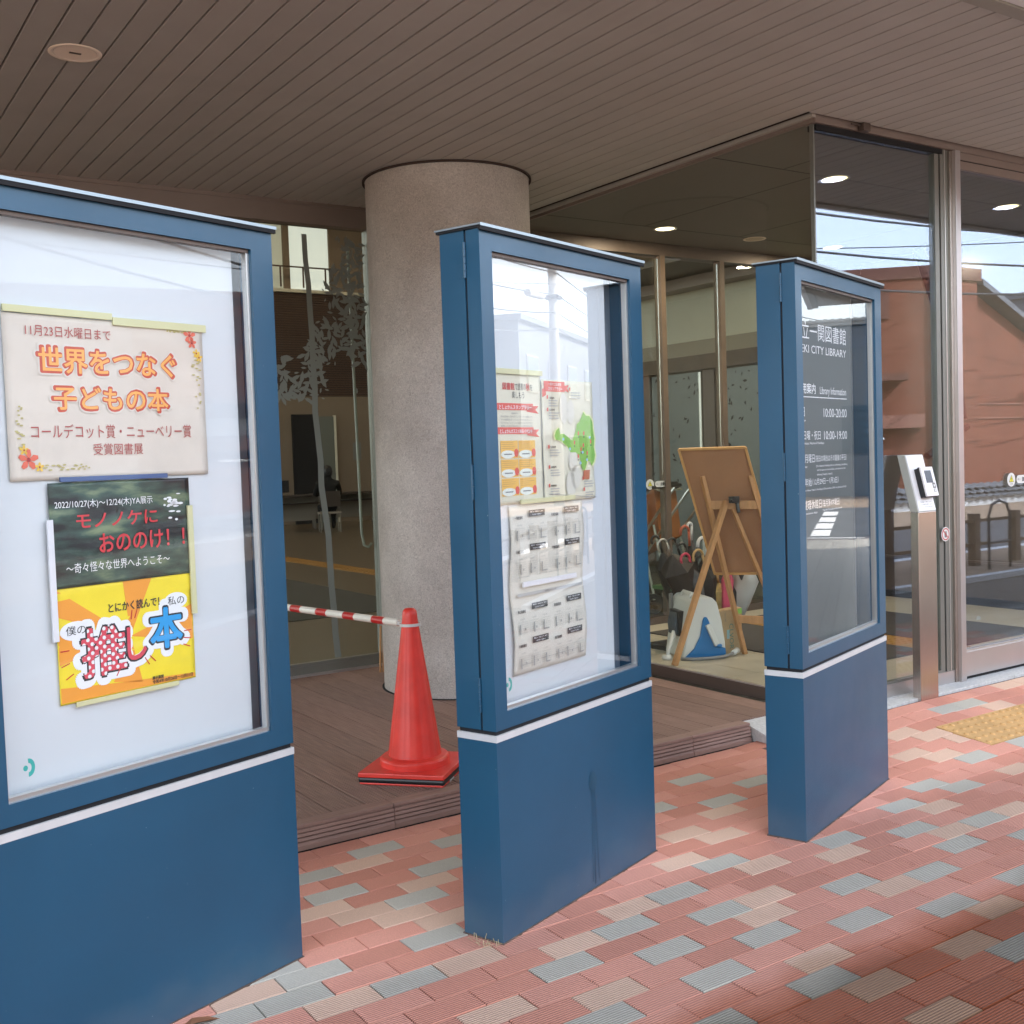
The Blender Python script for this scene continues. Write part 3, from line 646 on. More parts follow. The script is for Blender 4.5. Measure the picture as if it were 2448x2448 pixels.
# --- posters, middle case
PT = mat('poster_pale', (.70, .67, .52), .7, var=.02, scale=10)
pa = sheet('poster', .085, .349, 1.312, 1.716, YB-.001, PT, 2, 'narrow poster with red ribbons and an orange table, upper left of the middle case', amp=.0016, seed=31)
yt = YB-.0048; RIB = ink('ink_ribbon', (.68, .09, .06)); AMB = ink('ink_amber', (.82, .48, .09))
txt('図書館', .150, .210, 1.664, 1.686, yt, INKR, pa, .02); txt('で読書の', .214, .268, 1.664, 1.686, yt, INKK2, pa, .01); txt('秋', .270, .290, 1.664, 1.686, yt, INKR, pa, .02); txt('を', .292, .304, 1.664, 1.684, yt, INKK2, pa, .01); txt('楽しもう', .196, .260, 1.638, 1.660, yt, INKK2, pa, .01)
for z_, s_ in ((1.604, 'としょかんスタンプラリー'), (1.530, 'としょかんオススメ本＆イベント')):
    poly([[(.09, z_+.019), (.305, z_+.019), (.305, z_-.002), (.09, z_-.002)], [(.27, z_+.012), (.335, z_+.012), (.318, z_), (.335, z_-.012), (.27, z_-.006)]], yt+.0004, RIB, pa, 'ribbon'); txt(s_, .130, .296, z_, z_+.014, yt, INKW, pa, .015)
for k, s_ in enumerate(('（期間中）', '市内の図書館で１回本を借りるとスタンプを１個進呈します', '４つの図書館を巡ってスタンプをあつめましょう。', 'ささやかなプレゼントと交換できますのでぜひ', '期間 10月27日(木)～11月30日(水)')):
    txt(s_, .135 if k else .19, .30 if k else .225, 1.592-.0098*k-.003, 1.592-.0098*k+.003, yt, INKG, pa)
for xx in (.130, .222):
    for zz_ in (0, 1, 2):
        z1_ = 1.508-zz_*.058; poly([[(xx, z1_), (xx+.088, z1_), (xx+.088, z1_-.054), (xx, z1_-.054)]], yt+.0004, AMB, pa, 'table_block')
        poly([[(xx+.004, z1_-.004-.0062*q), (xx+.084-random.uniform(0, .04), z1_-.004-.0062*q), (xx+.08-random.uniform(0, .03), z1_-.0062*q-.0058), (xx+.004, z1_-.0062*q-.0058)] for q in (0, 1, 2, 3)], yt, ink('ink_ochre', (.55, .33, .09)), pa, 'table_text')
        poly([ell(xx+.036, z1_-.042, .036, .0125)], yt-.0002, ink('ink_mint', (.74, .78, .70)), pa, 'bubble'); poly([ell(xx+.078, z1_-.038, .011, .013, 10)], yt-.0004, RIB, pa, 'badge')
        poly([[(xx+.016, z1_-.040), (xx+.056, z1_-.040), (xx+.056, z1_-.0435), (xx+.016, z1_-.0435)]], yt-.0005, INKG, pa, 'bubble_text')
pbm = sheet('poster', .351, .650, 1.308, 1.702, YB-.002, PT, 2, 'pale poster with a green map, upper right in the middle case', amp=.0035, seed=41)
yt = YB-.0092
poly([[(.362, 1.697), (.480, 1.697), (.480, 1.664), (.362, 1.664)], [(.352, 1.670), (.372, 1.680), (.372, 1.652), (.352, 1.645)], [(.478, 1.685), (.505, 1.688), (.494, 1.676), (.505, 1.664), (.478, 1.668)]], yt+.0004, RIB, pbm, 'ribbon'); txt('スタンプラリー', .385, .465, 1.667, 1.680, yt, INKW, pbm, .02); txt('一関市立図書館', .385, .46, 1.683, 1.693, yt, INKW, pbm, .01)
mapp = [(.413, 1.521), (.422, 1.538), (.441, 1.548), (.446, 1.526), (.466, 1.528), (.490, 1.517), (.513, 1.505), (.527, 1.520), (.539, 1.541), (.545, 1.559), (.563, 1.568), (.585, 1.600), (.602, 1.588), (.623, 1.587), (.640, 1.568), (.642, 1.543), (.650, 1.510), (.645, 1.482), (.652, 1.455), (.644, 1.433), (.628, 1.419), (.619, 1.433), (.602, 1.437), (.586, 1.404), (.571, 1.409), (.563, 1.425), (.556, 1.454), (.533, 1.466), (.503, 1.466), (.484, 1.487), (.460, 1.498), (.440, 1.507), (.420, 1.508)]
poly([[(.53+(a-.53)*1.07, 1.505+(c-1.505)*1.05) for a, c in mapp]], yt+.0003, ink('ink_lime', (.72, .76, .38)), pbm, 'map_halo'); poly([mapp], yt, ink('ink_green', (.20, .46, .05)), pbm, 'map')
mk = [(.552, 1.528), (.585, 1.528), (.626, 1.500), (.527, 1.498), (.580, 1.488), (.566, 1.475), (.548, 1.452), (.602, 1.462)]
poly([[(a-.004, c-.006), (a+.004, c-.005), (a+.004, c+.008), (a-.004, c+.006)] for a, c in mk], yt-.0003, RIB, pbm, 'map_flag')
poly([[(a-.004, c-.014), (a+.004, c-.013), (a+.004, c-.009), (a-.004, c-.010)] for a, c in mk], yt-.0003, INKK2, pbm, 'map_caption')
poly([ell(a, c, .006, .005, 8) for a, c in ((.462, 1.51), (.62, 1.515), (.50, 1.478), (.56, 1.43), (.60, 1.44), (.575, 1.465))], yt-.0003, ink('ink_sky', (.35, .55, .75)), pbm, 'map_water')
lines = []
for a, c in ((.375, 1.640), (.375, 1.600), (.375, 1.480), (.375, 1.415), (.372, 1.355), (.505, 1.668), (.570, 1.372), (.575, 1.335)):
    poly([[(a, c), (a+.008, c+.001), (a+.008, c+.013), (a, c+.011)]], yt, RIB, pbm, 'flag')
    for q in range(3): lines.append([(a+.010, c-.003-.0085*q), (a+.010+random.uniform(.035, .068), c-.003-.0085*q), (a+.010+.05, c-.0065-.0085*q), (a+.010, c-.0065-.0085*q)])
poly(lines, yt, ink('ink_soft_grey', (.42, .42, .40)), pbm, 'small_print')
for s_, a in (('一関図書館', (.386, .418, 1.640, 1.647)), ('花泉図書館', (.386, .418, 1.602, 1.609)), ('大東図書館', (.386, .418, 1.482, 1.489)), ('川崎図書館', (.386, .418, 1.417, 1.424)), ('室根図書館', (.384, .416, 1.357, 1.364))): txt(s_, *a, yt-.0002, INKK2, pbm, .02)
poly([[(.578, 1.405), (.617, 1.405), (.612, 1.373), (.574, 1.375)]], yt, ink('ink_brick', (.48, .13, .05)), pbm, 'house_print')
poly([ell(.47, 1.61, .024, .050, 20, .3), ell(.51, 1.60, .022, .04, 20), ell(.515, 1.445, .026, .045, 20), ell(.50, 1.36, .028, .045, 20), ell(.53, 1.385, .030, .04, 18)], yt+.0002, ink('ink_ghost', (.66, .635, .54)), pbm, 'pale_shapes')
poly([[(.372, 1.335), (.652, 1.312), (.652, 1.3105), (.372, 1.333)]], yt, INKG, pbm, 'rule')
bar(.080, .354, 1.712, 1.728, 2, MAGY, 'cream magnetic strip over the ribbon poster in the middle case', .0462); bar(.214, .516, 1.310, 1.325, 2, MAGY, 'cream magnetic strip between the map poster and the calendar sheet', .043)
PC = mat('poster_cal', (.66, .63, .54), .75, var=.02, scale=8)
def wp(s, t, x, z): return x+.006*math.sin(t*9), z, -.004*abs(math.sin(t*6.3))**1.5-.001
pc = sheet('calendar_sheet', .158, .566, .779, 1.305, YB-.001, PC, 2, 'long curling sheet of library calendars with black header bars in the middle case', 'notice', amp=.001, warp=wp, seed=51)
yt = YB-.0105
LG = ink('ink_light_grey', (.40, .40, .36)); MG = ink('ink_mid_grey', (.34, .34, .31))
bars, grid, blocks, heads = [], [], [], []
names = [['一関図書館', '花泉図書館'], ['大東図書館', '千厩図書館'], ['東山図書館', '室根図書館'], ['川崎図書館', '藤沢図書館']]
for rI, zt in enumerate((1.293, 1.187, 1.000, .893)):
    for cI, xt in enumerate((.178, .374)):
        txt(names[rI][cI], xt+.004, xt+.044, zt-.030, zt-.020, yt, INKK2, pc, .02)
        bars.append([(xt+.078, zt-.024), (xt+.164, zt-.024), (xt+.164, zt-.004), (xt+.078, zt-.004)])
        txt('開館日・休館日のご案内', xt+.084, xt+.156, zt-.012, zt-.007, yt-.0003, INKW, pc); txt('午前10時から午後8時まで', xt+.094, xt+.146, zt-.021, zt-.016, yt-.0003, INKW, pc)
        for mI in range(3):
            x_ = xt+.004+mI*.060; z_ = zt-.052
            txt(('10月', '11月', '12月')[mI], x_+.012, x_+.034, z_+.001, z_+.006, yt, MG, pc)
            for q in range(6): grid.append([(x_, z_-.006-.0066*q), (x_+.050, z_-.006-.0066*q), (x_+.050, z_-.0066-.0066*q), (x_, z_-.0066-.0066*q)])
            for q in range(8): grid.append([(x_+q*.00714, z_-.002), (x_+q*.00714+.0006, z_-.002), (x_+q*.00714+.0006, z_-.045), (x_+q*.00714, z_-.045)])
            s0 = random.randint(1, 3)
            blocks.append([(x_+.0072*s0, z_-.012), (x_+.0072*s0+.0062, z_-.012), (x_+.0072*s0+.0062, z_-.044), (x_+.0072*s0, z_-.044)])
            if mI == 2: blocks.append([(x_+.022, z_-.039), (x_+.045, z_-.039), (x_+.045, z_-.044), (x_+.022, z_-.044)])
            else: blocks.append([(x_+.034, z_-.026), (x_+.040, z_-.026), (x_+.040, z_-.032), (x_+.034, z_-.032)])
poly(bars, yt, INKK2, pc, 'header_bar'); poly(grid, yt, LG, pc, 'calendar_grid'); poly(blocks, yt-.0002, MG, pc, 'closed_days')
poly([[(.182, 1.032), (.545, 1.032), (.545, 1.022), (.182, 1.022)]], yt, ink('ink_band', (.42, .42, .40)), pc, 'grey_band'); txt('図書館カレンダー', .33, .40, 1.024, 1.030, yt-.0003, INKK2, pc)
txt('※休館日等の詳細は各図書館へお問い合わせください', .30, .53, 1.083, 1.088, yt, MG, pc); txt('一関市立図書館', .182, .25, 1.080, 1.085, yt, MG, pc)
txt('※休館日等の詳細は各図書館へお問い合わせください', .30, .55, .812, .817, yt, MG, pc); txt('一関市立図書館', .186, .25, .806, .812, yt, MG, pc)
bar(.207, .505, 1.051, 1.067, 2, MAGW, 'white magnetic strip across the middle of the calendar sheet', .0405)

# --- lettering, right case
yt = .0528
def t3(s, x0, x1, z0, z1, bo=.01, m=INKW): txt(s, x0, x1, z0, z1, yt, m, b3, bo)
t3('市立一関図書館', .106, .643, 1.865, 1.932, .012); t3('SEKI CITY LIBRARY', .145, .642, 1.815, 1.845, .008)
t3('利用案内', .128, .308, 1.660, 1.699, .015); t3('Library Information', .352, .634, 1.652, 1.690, 0)
poly([[(.080, 1.6490), (.640, 1.6490), (.640, 1.6455), (.080, 1.6455)]], yt, INKW, b3, 'rule')
t3('平日', .112, .196, 1.572, 1.608, .012); t3('Weekdays', .112, .205, 1.552, 1.562); t3('10:00-20:00', .386, .636, 1.572, 1.606, .005)
t3('土曜・日曜・祝日', .066, .350, 1.484, 1.519, .012); t3('10:00-19:00', .386, .636, 1.484, 1.517, .005); t3('Saturdays, Sundays, National Holidays', .080, .384, 1.464, 1.476)
t3('毎週月曜日', .120, .284, 1.396, 1.430, .012); t3('（祝日の場合はその直後の平日）', .292, .625, 1.398, 1.424, .006); t3('Every Monday', .112, .212, 1.376, 1.386)
t3('(If a National Holiday falls on a Monday, the library', .300, .635, 1.376, 1.386); t3('will be open on that holiday, and closed on the', .306, .610, 1.361, 1.370); t3('following Tuesday instead.)', .306, .465, 1.343, 1.353)
t3('年末年始', .114, .252, 1.307, 1.338, .012); t3('（12月29日－1月3日）', .258, .532, 1.309, 1.335, .006); t3("Year-end and the New Year's Holidays (December 29th to January 3rd)", .066, .615, 1.286, 1.296)
t3('資料整理休館日', .100, .346, 1.218, 1.254, .012); t3('（毎月第4木曜日）', .354, .542, 1.220, 1.250, .006); t3('Book reorganization days', .096, .302, 1.198, 1.208); t3('The 4th Thursday of the month', .356, .564, 1.202, 1.212)
t3('開館時間', .066, .130, 1.616, 1.636, .01) if False else None

# ------------------------------------------------------------------ cone and bar
cone = thing('traffic_cone', 'glossy red traffic cone on the deck, holding the end of a striped bar', 'traffic cone', (2.243, 4.195, .1), R(42))
m = MB(); m.box(-.185, .185, -.185, .185, 0, .008); m.build('under_base', REDC, cone, bevel=.003)
m = MB(); m.box(-.190, .190, -.190, .190, .0085, .030); m.build('weight', BLKP, cone, bevel=.008)
m = MB(); m.box(-.19, .19, -.19, .19, .0305, .050); m.lathe([(.150, .046), (.150, .076), (.142, .086), (.118, .090)], 48); m.build('base', REDC, cone, bevel=.004)
m = MB(); nf = 96; prof = [(.116, .086), (.095, .235), (.0335, .672), (.0322, .695), (.029, .712), (.020, .721), (.001, .724)]
vs_ = []
for r0, z0 in prof:
    for k in range(nf):
        a = 2*PI*k/nf; fl = .0022*(max(0, math.cos(a*8))**6) if .1 < z0 < .68 or z0 < .1 else 0
        vs_.append(((r0-fl)*math.cos(a), (r0-fl)*math.sin(a), z0))
m.add(vs_, [(j*nf+k, j*nf+(k+1) % nf, (j+1)*nf+(k+1) % nf, (j+1)*nf+k) for j in range(len(prof)-1) for k in range(nf)]); m.build('cone_body', REDC, cone, smooth=True)
m = MB(); m.box(.188, .1905, -.10, -.02, .002, .0085); m.box(-.10, -.04, -.1865, -.1855, .001, .0075); m.build('sticker', WPLAS, cone)
bd_ = Vector((-.16, .88, 0)).normalized(); tip = Vector((2.243, 4.195, .752))
barT = thing('cone_bar', 'red and white striped bar running from the cone behind the left notice case', 'barrier bar', tuple(tip), math.atan2(bd_.y, bd_.x))
m = MB(); m.lathe([(.040, -.006), (.046, -.006), (.046, .006), (.040, .006), (.040, -.006)], 32, cap=False); m.box(.042, .10, -.012, .012, -.007, .007); m.build('end_ring', WPLAS, barT)
x = .075; k = 0; Mx = Matrix.Rotation(PI/2, 4, 'Y')
for wd in [.10]+[.085, .135]*7:
    m = MB(); m.lathe([(.0172 if k % 2 else .0168, 0), (.0172 if k % 2 else .0168, wd)], 20, mi=0, M=Matrix.Translation((x, 0, 0)) @ Mx); m.build('stripe', REDT if k % 2 else WHT, barT, smooth=False); x += wd; k += 1
cend = x+.02
c2_ = copy_tree(cone, (tip.x+bd_.x*cend, tip.y+bd_.y*cend, .1), 'far red traffic cone hidden behind the left notice case, holding the other bar end')
m = MB(); m.lathe([(.040, -.006), (.046, -.006), (.046, .006), (.040, .006), (.040, -.006)], 32, (cend, 0), cap=False); m.build('end_ring', WPLAS, barT)

# ------------------------------------------------------------------ entrance glass box
VF = 3.80; US = 4.41; UR = 8.22; VB = 6.60; ZF = .10
struct(B(US+.03, UR, VF+.02, VB-.02, -.02, ZF).build('lobby_floor', FLOORI))
lf = bpy.data.objects['lobby_floor']
m = MB()
for k in range(1, 7): m.box(US+.03, UR, VF+.03+k*.45, VF+.032+k*.45, ZF, ZF+.0006)
for k in range(1, 8): m.box(US+.03+k*.45, US+.032+k*.45, VF+.03, VB-.03, ZF+.0007, ZF+.0013)
m.build('floor_joint', mat('floor_joint', (.5, .45, .34), .6), lf)
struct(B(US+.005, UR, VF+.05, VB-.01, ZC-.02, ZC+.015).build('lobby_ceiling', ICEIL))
lc = bpy.data.objects['lobby_ceiling']; m = MB()
for vv_ in (4.54, 6.13-.0): m.box(US+.01, UR-.01, vv_-.004, vv_+.004, ZC-.0206, ZC-.0195)
for uu_ in (5.0, 5.95, 6.9): m.box(uu_-.003, uu_+.003, VF+.06, 4.53, ZC-.0206, ZC-.0195); m.box(uu_+.3, uu_+.306, 4.55, 6.12, ZC-.0206, ZC-.0195)
m.build('ceiling_joint', BLACK, lc)
eg = thing('entrance_front', 'steel framed entrance glass with sliding door right of the right notice case', 'glass wall')
MU0, MU1 = 5.490, 5.562       # bright mullion right side ~ u 5.56
mS = .4
# header
B(US-.02, UR, VF-.028, VF+.05, ZC-.034, ZC+.01).build('header', HEADER, eg)
B(US+.01, 5.44, VF-.012, VF+.045, ZC-.062, ZC-.0345).build('track_slot', BLACK, eg)
B(5.565, UR, VF-.018, VF+.05, ZC-.075, ZC-.0345).build('header', HEADER, eg)
B(5.565, UR, VF-.014, VF-.010, ZC-.080, ZC-.0755).build('header_line', BLACK, eg); B(5.565, UR, VF-.016, VF+.05, ZC-.125, ZC-.0805).build('lower_header', HEADER, eg)
# fixed left pane
B(US+.004, 5.375, VF+.004, VF+.014, .182, ZC-.0625).build('pane', GLASS_E, eg)
B(US+.0, 5.49, VF-.012, VF+.03, .098, .168).build('bottom_rail', ALU, eg); B(US+.0, 5.385, VF-.008, VF+.026, .1685, .181).build('glazing_bead', STEELD, eg)
# meeting stiles
B(5.376, 5.412, VF-.006, VF+.03, .169, ZC-.063).build('stile', STEELD, eg); B(5.4125, 5.421, VF+.004, VF+.02, .169, ZC-.063).build('gap', BLACK, eg)
B(5.4215, 5.452, VF-.010, VF+.03, .169, ZC-.0355).build('stile', STEELD, eg); B(5.4525, 5.459, VF-.014, VF+.03, .169, ZC-.0355).build('stile_bead', SILV, eg); B(5.4595, 5.492, VF-.006, VF+.04, .169, ZC-.0355).build('stile', STEELD, eg)
B(5.4925, 5.516, VF-.020, VF+.06, .092, ZC-.0355).build('mullion', STEEL, eg, bevel=.001); B(5.517, 5.562, VF-.040, VF+.06, .090, ZC-.0345).build('mullion', ALU, eg, bevel=.002)
# right pane and deep rail
B(5.5625, UR, VF-.02, VF+.035, .118, .258).build('bottom_rail', ALU, eg, bevel=.002); B(5.5625, UR, VF-.006, VF+.03, .098, .1175).build('floor_gap', BLACK, eg); B(5.5625, UR, VF-.012, VF+.03, .2585, .268).build('glazing_bead', SILV, eg)
B(5.5625, 7.0, VF+.004, VF+.014, .2685, ZC-.1255).build('pane', GLASS_E, eg); B(7.06, UR-.05, VF+.004, VF+.014, .2685, ZC-.1255).build('pane', GLASS_E, eg); B(7.0005, 7.0595, VF-.03, VF+.05, .2685, ZC-.1255).build('mullion', ALU, eg); B(UR-.0495, UR+.02, VF-.03, VF+.05, .2685, ZC-.1255).build('mullion', ALU, eg)
# sensor on the header and bracket
sn = thing('door_sensor', 'small brown sensor box on the entrance header near the glass corner', 'sensor', (4.74, VF-.05, ZC-.03)); B(-.028, .028, -.018, .018, -.012, .028).build('housing', BROWNF, sn, bevel=.003); B(-.10, -.0285, -.004, .004, .012, .018).build('cable', BROWNF, sn)
# stickers
def disc(u, v, z, r, mt, parent, n=24, dy=0, name='disc'):
    m = MB(); m.add([(u+r*math.cos(2*PI*i/n), v+dy, z+r*math.sin(2*PI*i/n)) for i in range(n)], [tuple(range(n))]); return m.build(name, mt, parent)
def warn_sticker(u, v, z, label, pill=True):
    t = thing('door_sticker', label, 'sticker', (u, v, z)); a = disc(0, 0, 0, .041, WPLAS, t, name='round_label')
    m = MB(); m.add([(-.024, -.0008, -.014), (.024, -.0008, -.014), (0, -.0008, .028)], [(0, 1, 2)]); m.build('triangle_border', INKK2, t)
    m = MB(); m.add([(-.019, -.0012, -.011), (.019, -.0012, -.011), (0, -.0012, .022)], [(0, 1, 2)]); m.build('warning_triangle', ink('ink_warning', (.8, .72, .05)), t)
    m = MB(); m.box(-.0022, .0022, -.0018, -.0014, -.001, .012); m.box(-.0022, .0022, -.0018, -.0014, -.008, -.004); m.build('exclamation', INKK2, t); txt('注意', -.012, .012, -.030, -.020, -.001, INKK2, t)
    if pill:
        m = MB(); pts = [(.052+.024+.024*math.cos(a), .024*math.sin(a)) for a in [R(90+180*i/8) for i in range(9)]]+[(.215-.024+.024*math.cos(a), .024*math.sin(a)) for a in [R(-90+180*i/8) for i in range(9)]]
        m.add([(x, 0, z_) for x, z_ in pts], [tuple(range(18))]); m.build('pill_label', WPLAS, t); txt('←', .062, .095, -.007, .007, -.001, INKG, t); txt('自動ドア', .110, .20, -.013, .013, -.001, INKK2, t, .03)
    return t
warn_sticker(6.077, VF-.001, 1.222, 'warning triangle sticker with white pill label on the right entrance glass')
warn_sticker(5.682, VB-.016, 1.203, 'warning triangle sticker on the back window beside the orange stroller')
t = thing('prohibition_sticker', 'round red ringed no-hands sticker on the door stile behind the steel post', 'sticker', (5.408, VF-.022, .945))
disc(0, 0, 0, .040, WPLAS, t, name='round_label')
def ringm(r0, r1, y, mt, par, name='ring', n=28):
    m = MB(); m.add([(r0*math.cos(2*PI*i/n), y, r0*math.sin(2*PI*i/n)) for i in range(n)]+[(r1*math.cos(2*PI*i/n), y, r1*math.sin(2*PI*i/n)) for i in range(n)], [(i, (i+1) % n, (i+1) % n+n, i+n) for i in range(n)]); m.build(name, mt, par)
ringm(.028, .034, -.0008, ink('ink_ring', (.5, .06, .06)), t); m = MB(); m.add([(-.022, -.0012, .018), (-.018, -.0012, .022), (.022, -.0012, -.018), (.018, -.0012, -.022)], [(0, 3, 2, 1)]); m.build('slash', ink('ink_ring', (.5, .06, .06)), t)
m = MB(); m.box(-.010, .010, -.0008, -.0006, -.018, .004)
for k in range(4): m.box(-.010+k*.0055, -.0065+k*.0055, -.0008, -.0006, .004, .016)
m.build('hand_symbol', INKG, t)

sg = thing('side_glass', 'tall frameless glass side wall of the lobby, reflecting the canopy, behind the easel', 'glass wall')
B(US-.005, US+.005, VF+.02, VB, .166, ZC-.012).build('pane', GLASS_S, sg); B(US-.022, US+.022, VF-.01, VB, .095, .165).build('bottom_frame', BROWNF, sg, bevel=.002)
B(US-.021, US-.007, VF-.01, VB, .1655, .172).build('glazing_bead', ALU, sg)
B(US-.014, US+.003, VF-.03, VB, ZC-.030, ZC+.01).build('top_frame', HEADER, sg); B(US-.04, US-.0145, VF-.03, VB, ZC-.012, ZC+.01).build('top_trim', CEIL, sg)
B(US-.006, US+.003, VF-.004, VF+.0195, .166, ZC-.035).build('corner_bead', STEELD, sg)

# back window wall, the same line left of the box and behind it
ww = thing('window_wall', 'long library window wall behind the column, with frosted tree shapes on its glass', 'window wall')
posts = [-2.6, -1.0, .4, 1.91, 3.33, 4.41, 5.86, 6.50, 7.6, 8.2]
HD0 = 2.965
B(-3, US-.03, VB-.06, VB+.05, HD0, ZC-.022).build('header', HEADER, ww); B(-3, US-.03, VB-.066, VB-.02, ZC-.0215, ZC+.012).build('header_trim', HEADER, ww)
B(US, UR, VB-.02, VB+.05, 2.985, ZC-.021).build('header', BROWNF, ww)
B(-3, US-.03, VB-.03, VB+.05, .10, .165).build('sill', STEELD, ww); B(-3, US-.03, VB-.045, VB-.03, .10, .117).build('sill_trim', ALU, ww); B(-3, US-.03, VB-.026, VB+.02, .1655, .185).build('sill_bead', STEELD, ww)
B(US, UR, VB-.02, VB+.04, .10, .155).build('sill', BROWNF, ww)
for i, u in enumerate(posts):
    B(u-.025, u+.025, VB-(.062 if u < 4.4 else .03), VB+.045, .186 if u < 4.4 else .156, (HD0 if u < 4.4 else 2.984)-.0005).build('post', HEADER if u < 3 else STEELD if u < 4.5 else WOODB, ww)
ed = [p for p in posts]
for a, c in zip(ed[:-1], ed[1:]): B(a+.026, c-.026, VB, VB+.008, .187, 2.963).build('pane', GLASS_W, ww)
B(5.825, 5.836, VB-.036, VB-.0305, .2, 2.98).build('post_bead', BROWNF, ww)
def tree_decal(x0, x1, zt0, ztop, sd_, trunkx):
    rnd = random.Random(sd_); m = MB(); y = VB-.004
    z = .19; x = trunkx; pts = []
    while z < ztop: pts.append((x, z, .045-.010*(z/ztop))); z += .16; x += rnd.uniform(-.012, .012)-.006
    for (xa, za, wa), (xb, zb, wb) in zip(pts[:-1], pts[1:]): m.quad((xa-wa/2, y, za), (xa+wa/2, y, za), (xb+wb/2, y, zb), (xb-wb/2, y, zb))
    cell = .034; nx_ = int((x1-x0)/cell); nz_ = int((2.93-zt0)/cell)
    def leaf(lx, lz, s, a):
        ca, sa = math.cos(a), math.sin(a); P = [(-s, 0), (-s*.3, -s*.34), (s*.4, -s*.28), (s, 0), (s*.3, s*.32), (-s*.4, s*.3)]
        m.add([(lx+p*ca-q*sa, y-.0008*rnd.random(), lz+p*sa+q*ca) for p, q in P], [tuple(range(6))])
    for i in range(nx_):
        for j in range(nz_):
            lx = x0+cell*(i+rnd.random()); lz = zt0+cell*(j+rnd.random()); tt_ = (lz-zt0)/(2.93-zt0)
            dd = noise.noise(Vector((lx*2.3+sd_, lz*1.9, sd_)))*1.0+.5*noise.noise(Vector((lx*6, lz*6, sd_)))+.10-.25*abs(tt_-.45)
            if dd > -.02: leaf(lx, lz, rnd.uniform(.024, .044), rnd.uniform(0, PI))
            elif dd > -.18 and rnd.random() < .25: leaf(lx, lz, rnd.uniform(.012, .026), rnd.uniform(0, PI))
    o = m.build('tree_decal', FROST, ww); return o
tree_decal(1.95, 3.30, 1.85, 2.95, 3, 2.99); tree_decal(.45, 1.88, 1.8, 2.95, 5, 1.2); tree_decal(3.36, 4.38, 1.7, 2.9, 8, 4.1)

# the interior behind: a two-storey hall
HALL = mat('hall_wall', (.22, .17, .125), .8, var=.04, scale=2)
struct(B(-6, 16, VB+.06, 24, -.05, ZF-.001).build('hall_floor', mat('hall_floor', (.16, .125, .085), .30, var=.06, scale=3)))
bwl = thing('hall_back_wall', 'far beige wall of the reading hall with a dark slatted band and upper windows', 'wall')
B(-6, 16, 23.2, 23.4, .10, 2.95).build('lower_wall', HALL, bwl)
SL = mat('slat_wood', (.085, .05, .036), .7, var=.1, scale=3)
B(-6, 16, 23.25, 23.4, 2.951, 5.25).build('slat_backing', BLACK, bwl)
m = MB()
for k in range(44): m.box(-6, 16, 23.2, 23.245, 2.96+k*.052, 2.96+k*.052+.038)
o = m.build('slat_field', SL, bwl); o['kind'] = 'stuff'
B(-6, 16, 23.15, 23.4, 5.25, 5.32).build('ledge', CREAM, bwl)
for a, c in ((-6, 8.3), (9.6, 9.75), (10.7, 16)): B(a, c, 23.2, 23.4, 5.321, 7.0).build('upper_wall', HALL, bwl)
B(8.3, 9.6, 23.25, 23.3, 5.33, 6.9).build('window', mat('upper_pane', (.55, .55, .46), .4, emit=(.75, .78, .66), estr=.035), bwl)
B(9.75, 10.7, 23.25, 23.3, 5.33, 6.9).build('window', mat('upper_pane2', (.55, .55, .5), .4, emit=(.9, .95, .9), estr=.10), bwl)
m = MB()
m.box(7.8, 11, 22.9, 22.93, 5.75, 5.78)
for k in range(7): m.box(7.8+k*.53, 7.83+k*.53, 22.9, 22.93, 5.32, 5.75)
m.build('railing', SL, bwl)
B(9.62, 10.25, 23.14, 23.199, .10, 2.55).build('door', BLACK, bwl); B(10.26, 10.62, 23.14, 23.199, .10, 2.50).build('glass_leaf', mat('dim_pane', (.14, .15, .13), .3), bwl); B(10.621, 10.67, 23.12, 23.199, .10, 2.52).build('door_post', CREAM, bwl)
for a, c, d, e_ in ((8.27, 8.40, 1.55, 1.95), (8.62, 8.86, 1.65, 2.05), (11.1, 11.3, 1.5, 1.9)): B(a, c, 23.19, 23.199, d, e_).build('notice', INKG if a > 11 else mat('paper_dim', (.45, .38, .28), .8), bwl)
B(7.93, 8.03, 23.12, 23.199, 2.55, 2.68).build('wall_lamp', mat('lamp_small', (.9, .85, .7), .5, emit=(1, .9, .7), estr=.2), bwl)
struct(B(-6.2, -6, VB+.06, 24, .1, .9).build('hall_side_wall', HALL)); struct(B(16, 16.2, VB+.06, 24, .1, 7).build('hall_side_wall', HALL))
struct(B(-6.2, 16.2, VB-.2, 24, 7.0, 7.15).build('hall_ceiling', mat('hall_ceil', (.4, .37, .32), .8)))
lib = thing('library_building', 'upper storey of the library above the canopy and glass front', 'building')
B(-8.5, 12.65, VB+.051, VB+.12, 3.60, 7.4).build('wall', mat('lib_wall', (.5, .47, .43), .8), lib); B(-8.5, 12.65, 6.4, 30, 7.2, 7.45).build('roof', GRWALL, lib)
B(UR+.03, 12.65, VF, VF+.2, .0, ZC).build('wall', mat('lib_wall'  , (.5, .47, .43)), lib); B(12.45, 12.64, VF+.21, 24, 0, ZC).build('wall', MATS['lib_wall'], lib)
B(-8.5, -3.01, VB, VB+.12, 0, ZC).build('wall', MATS['lib_wall'], lib)
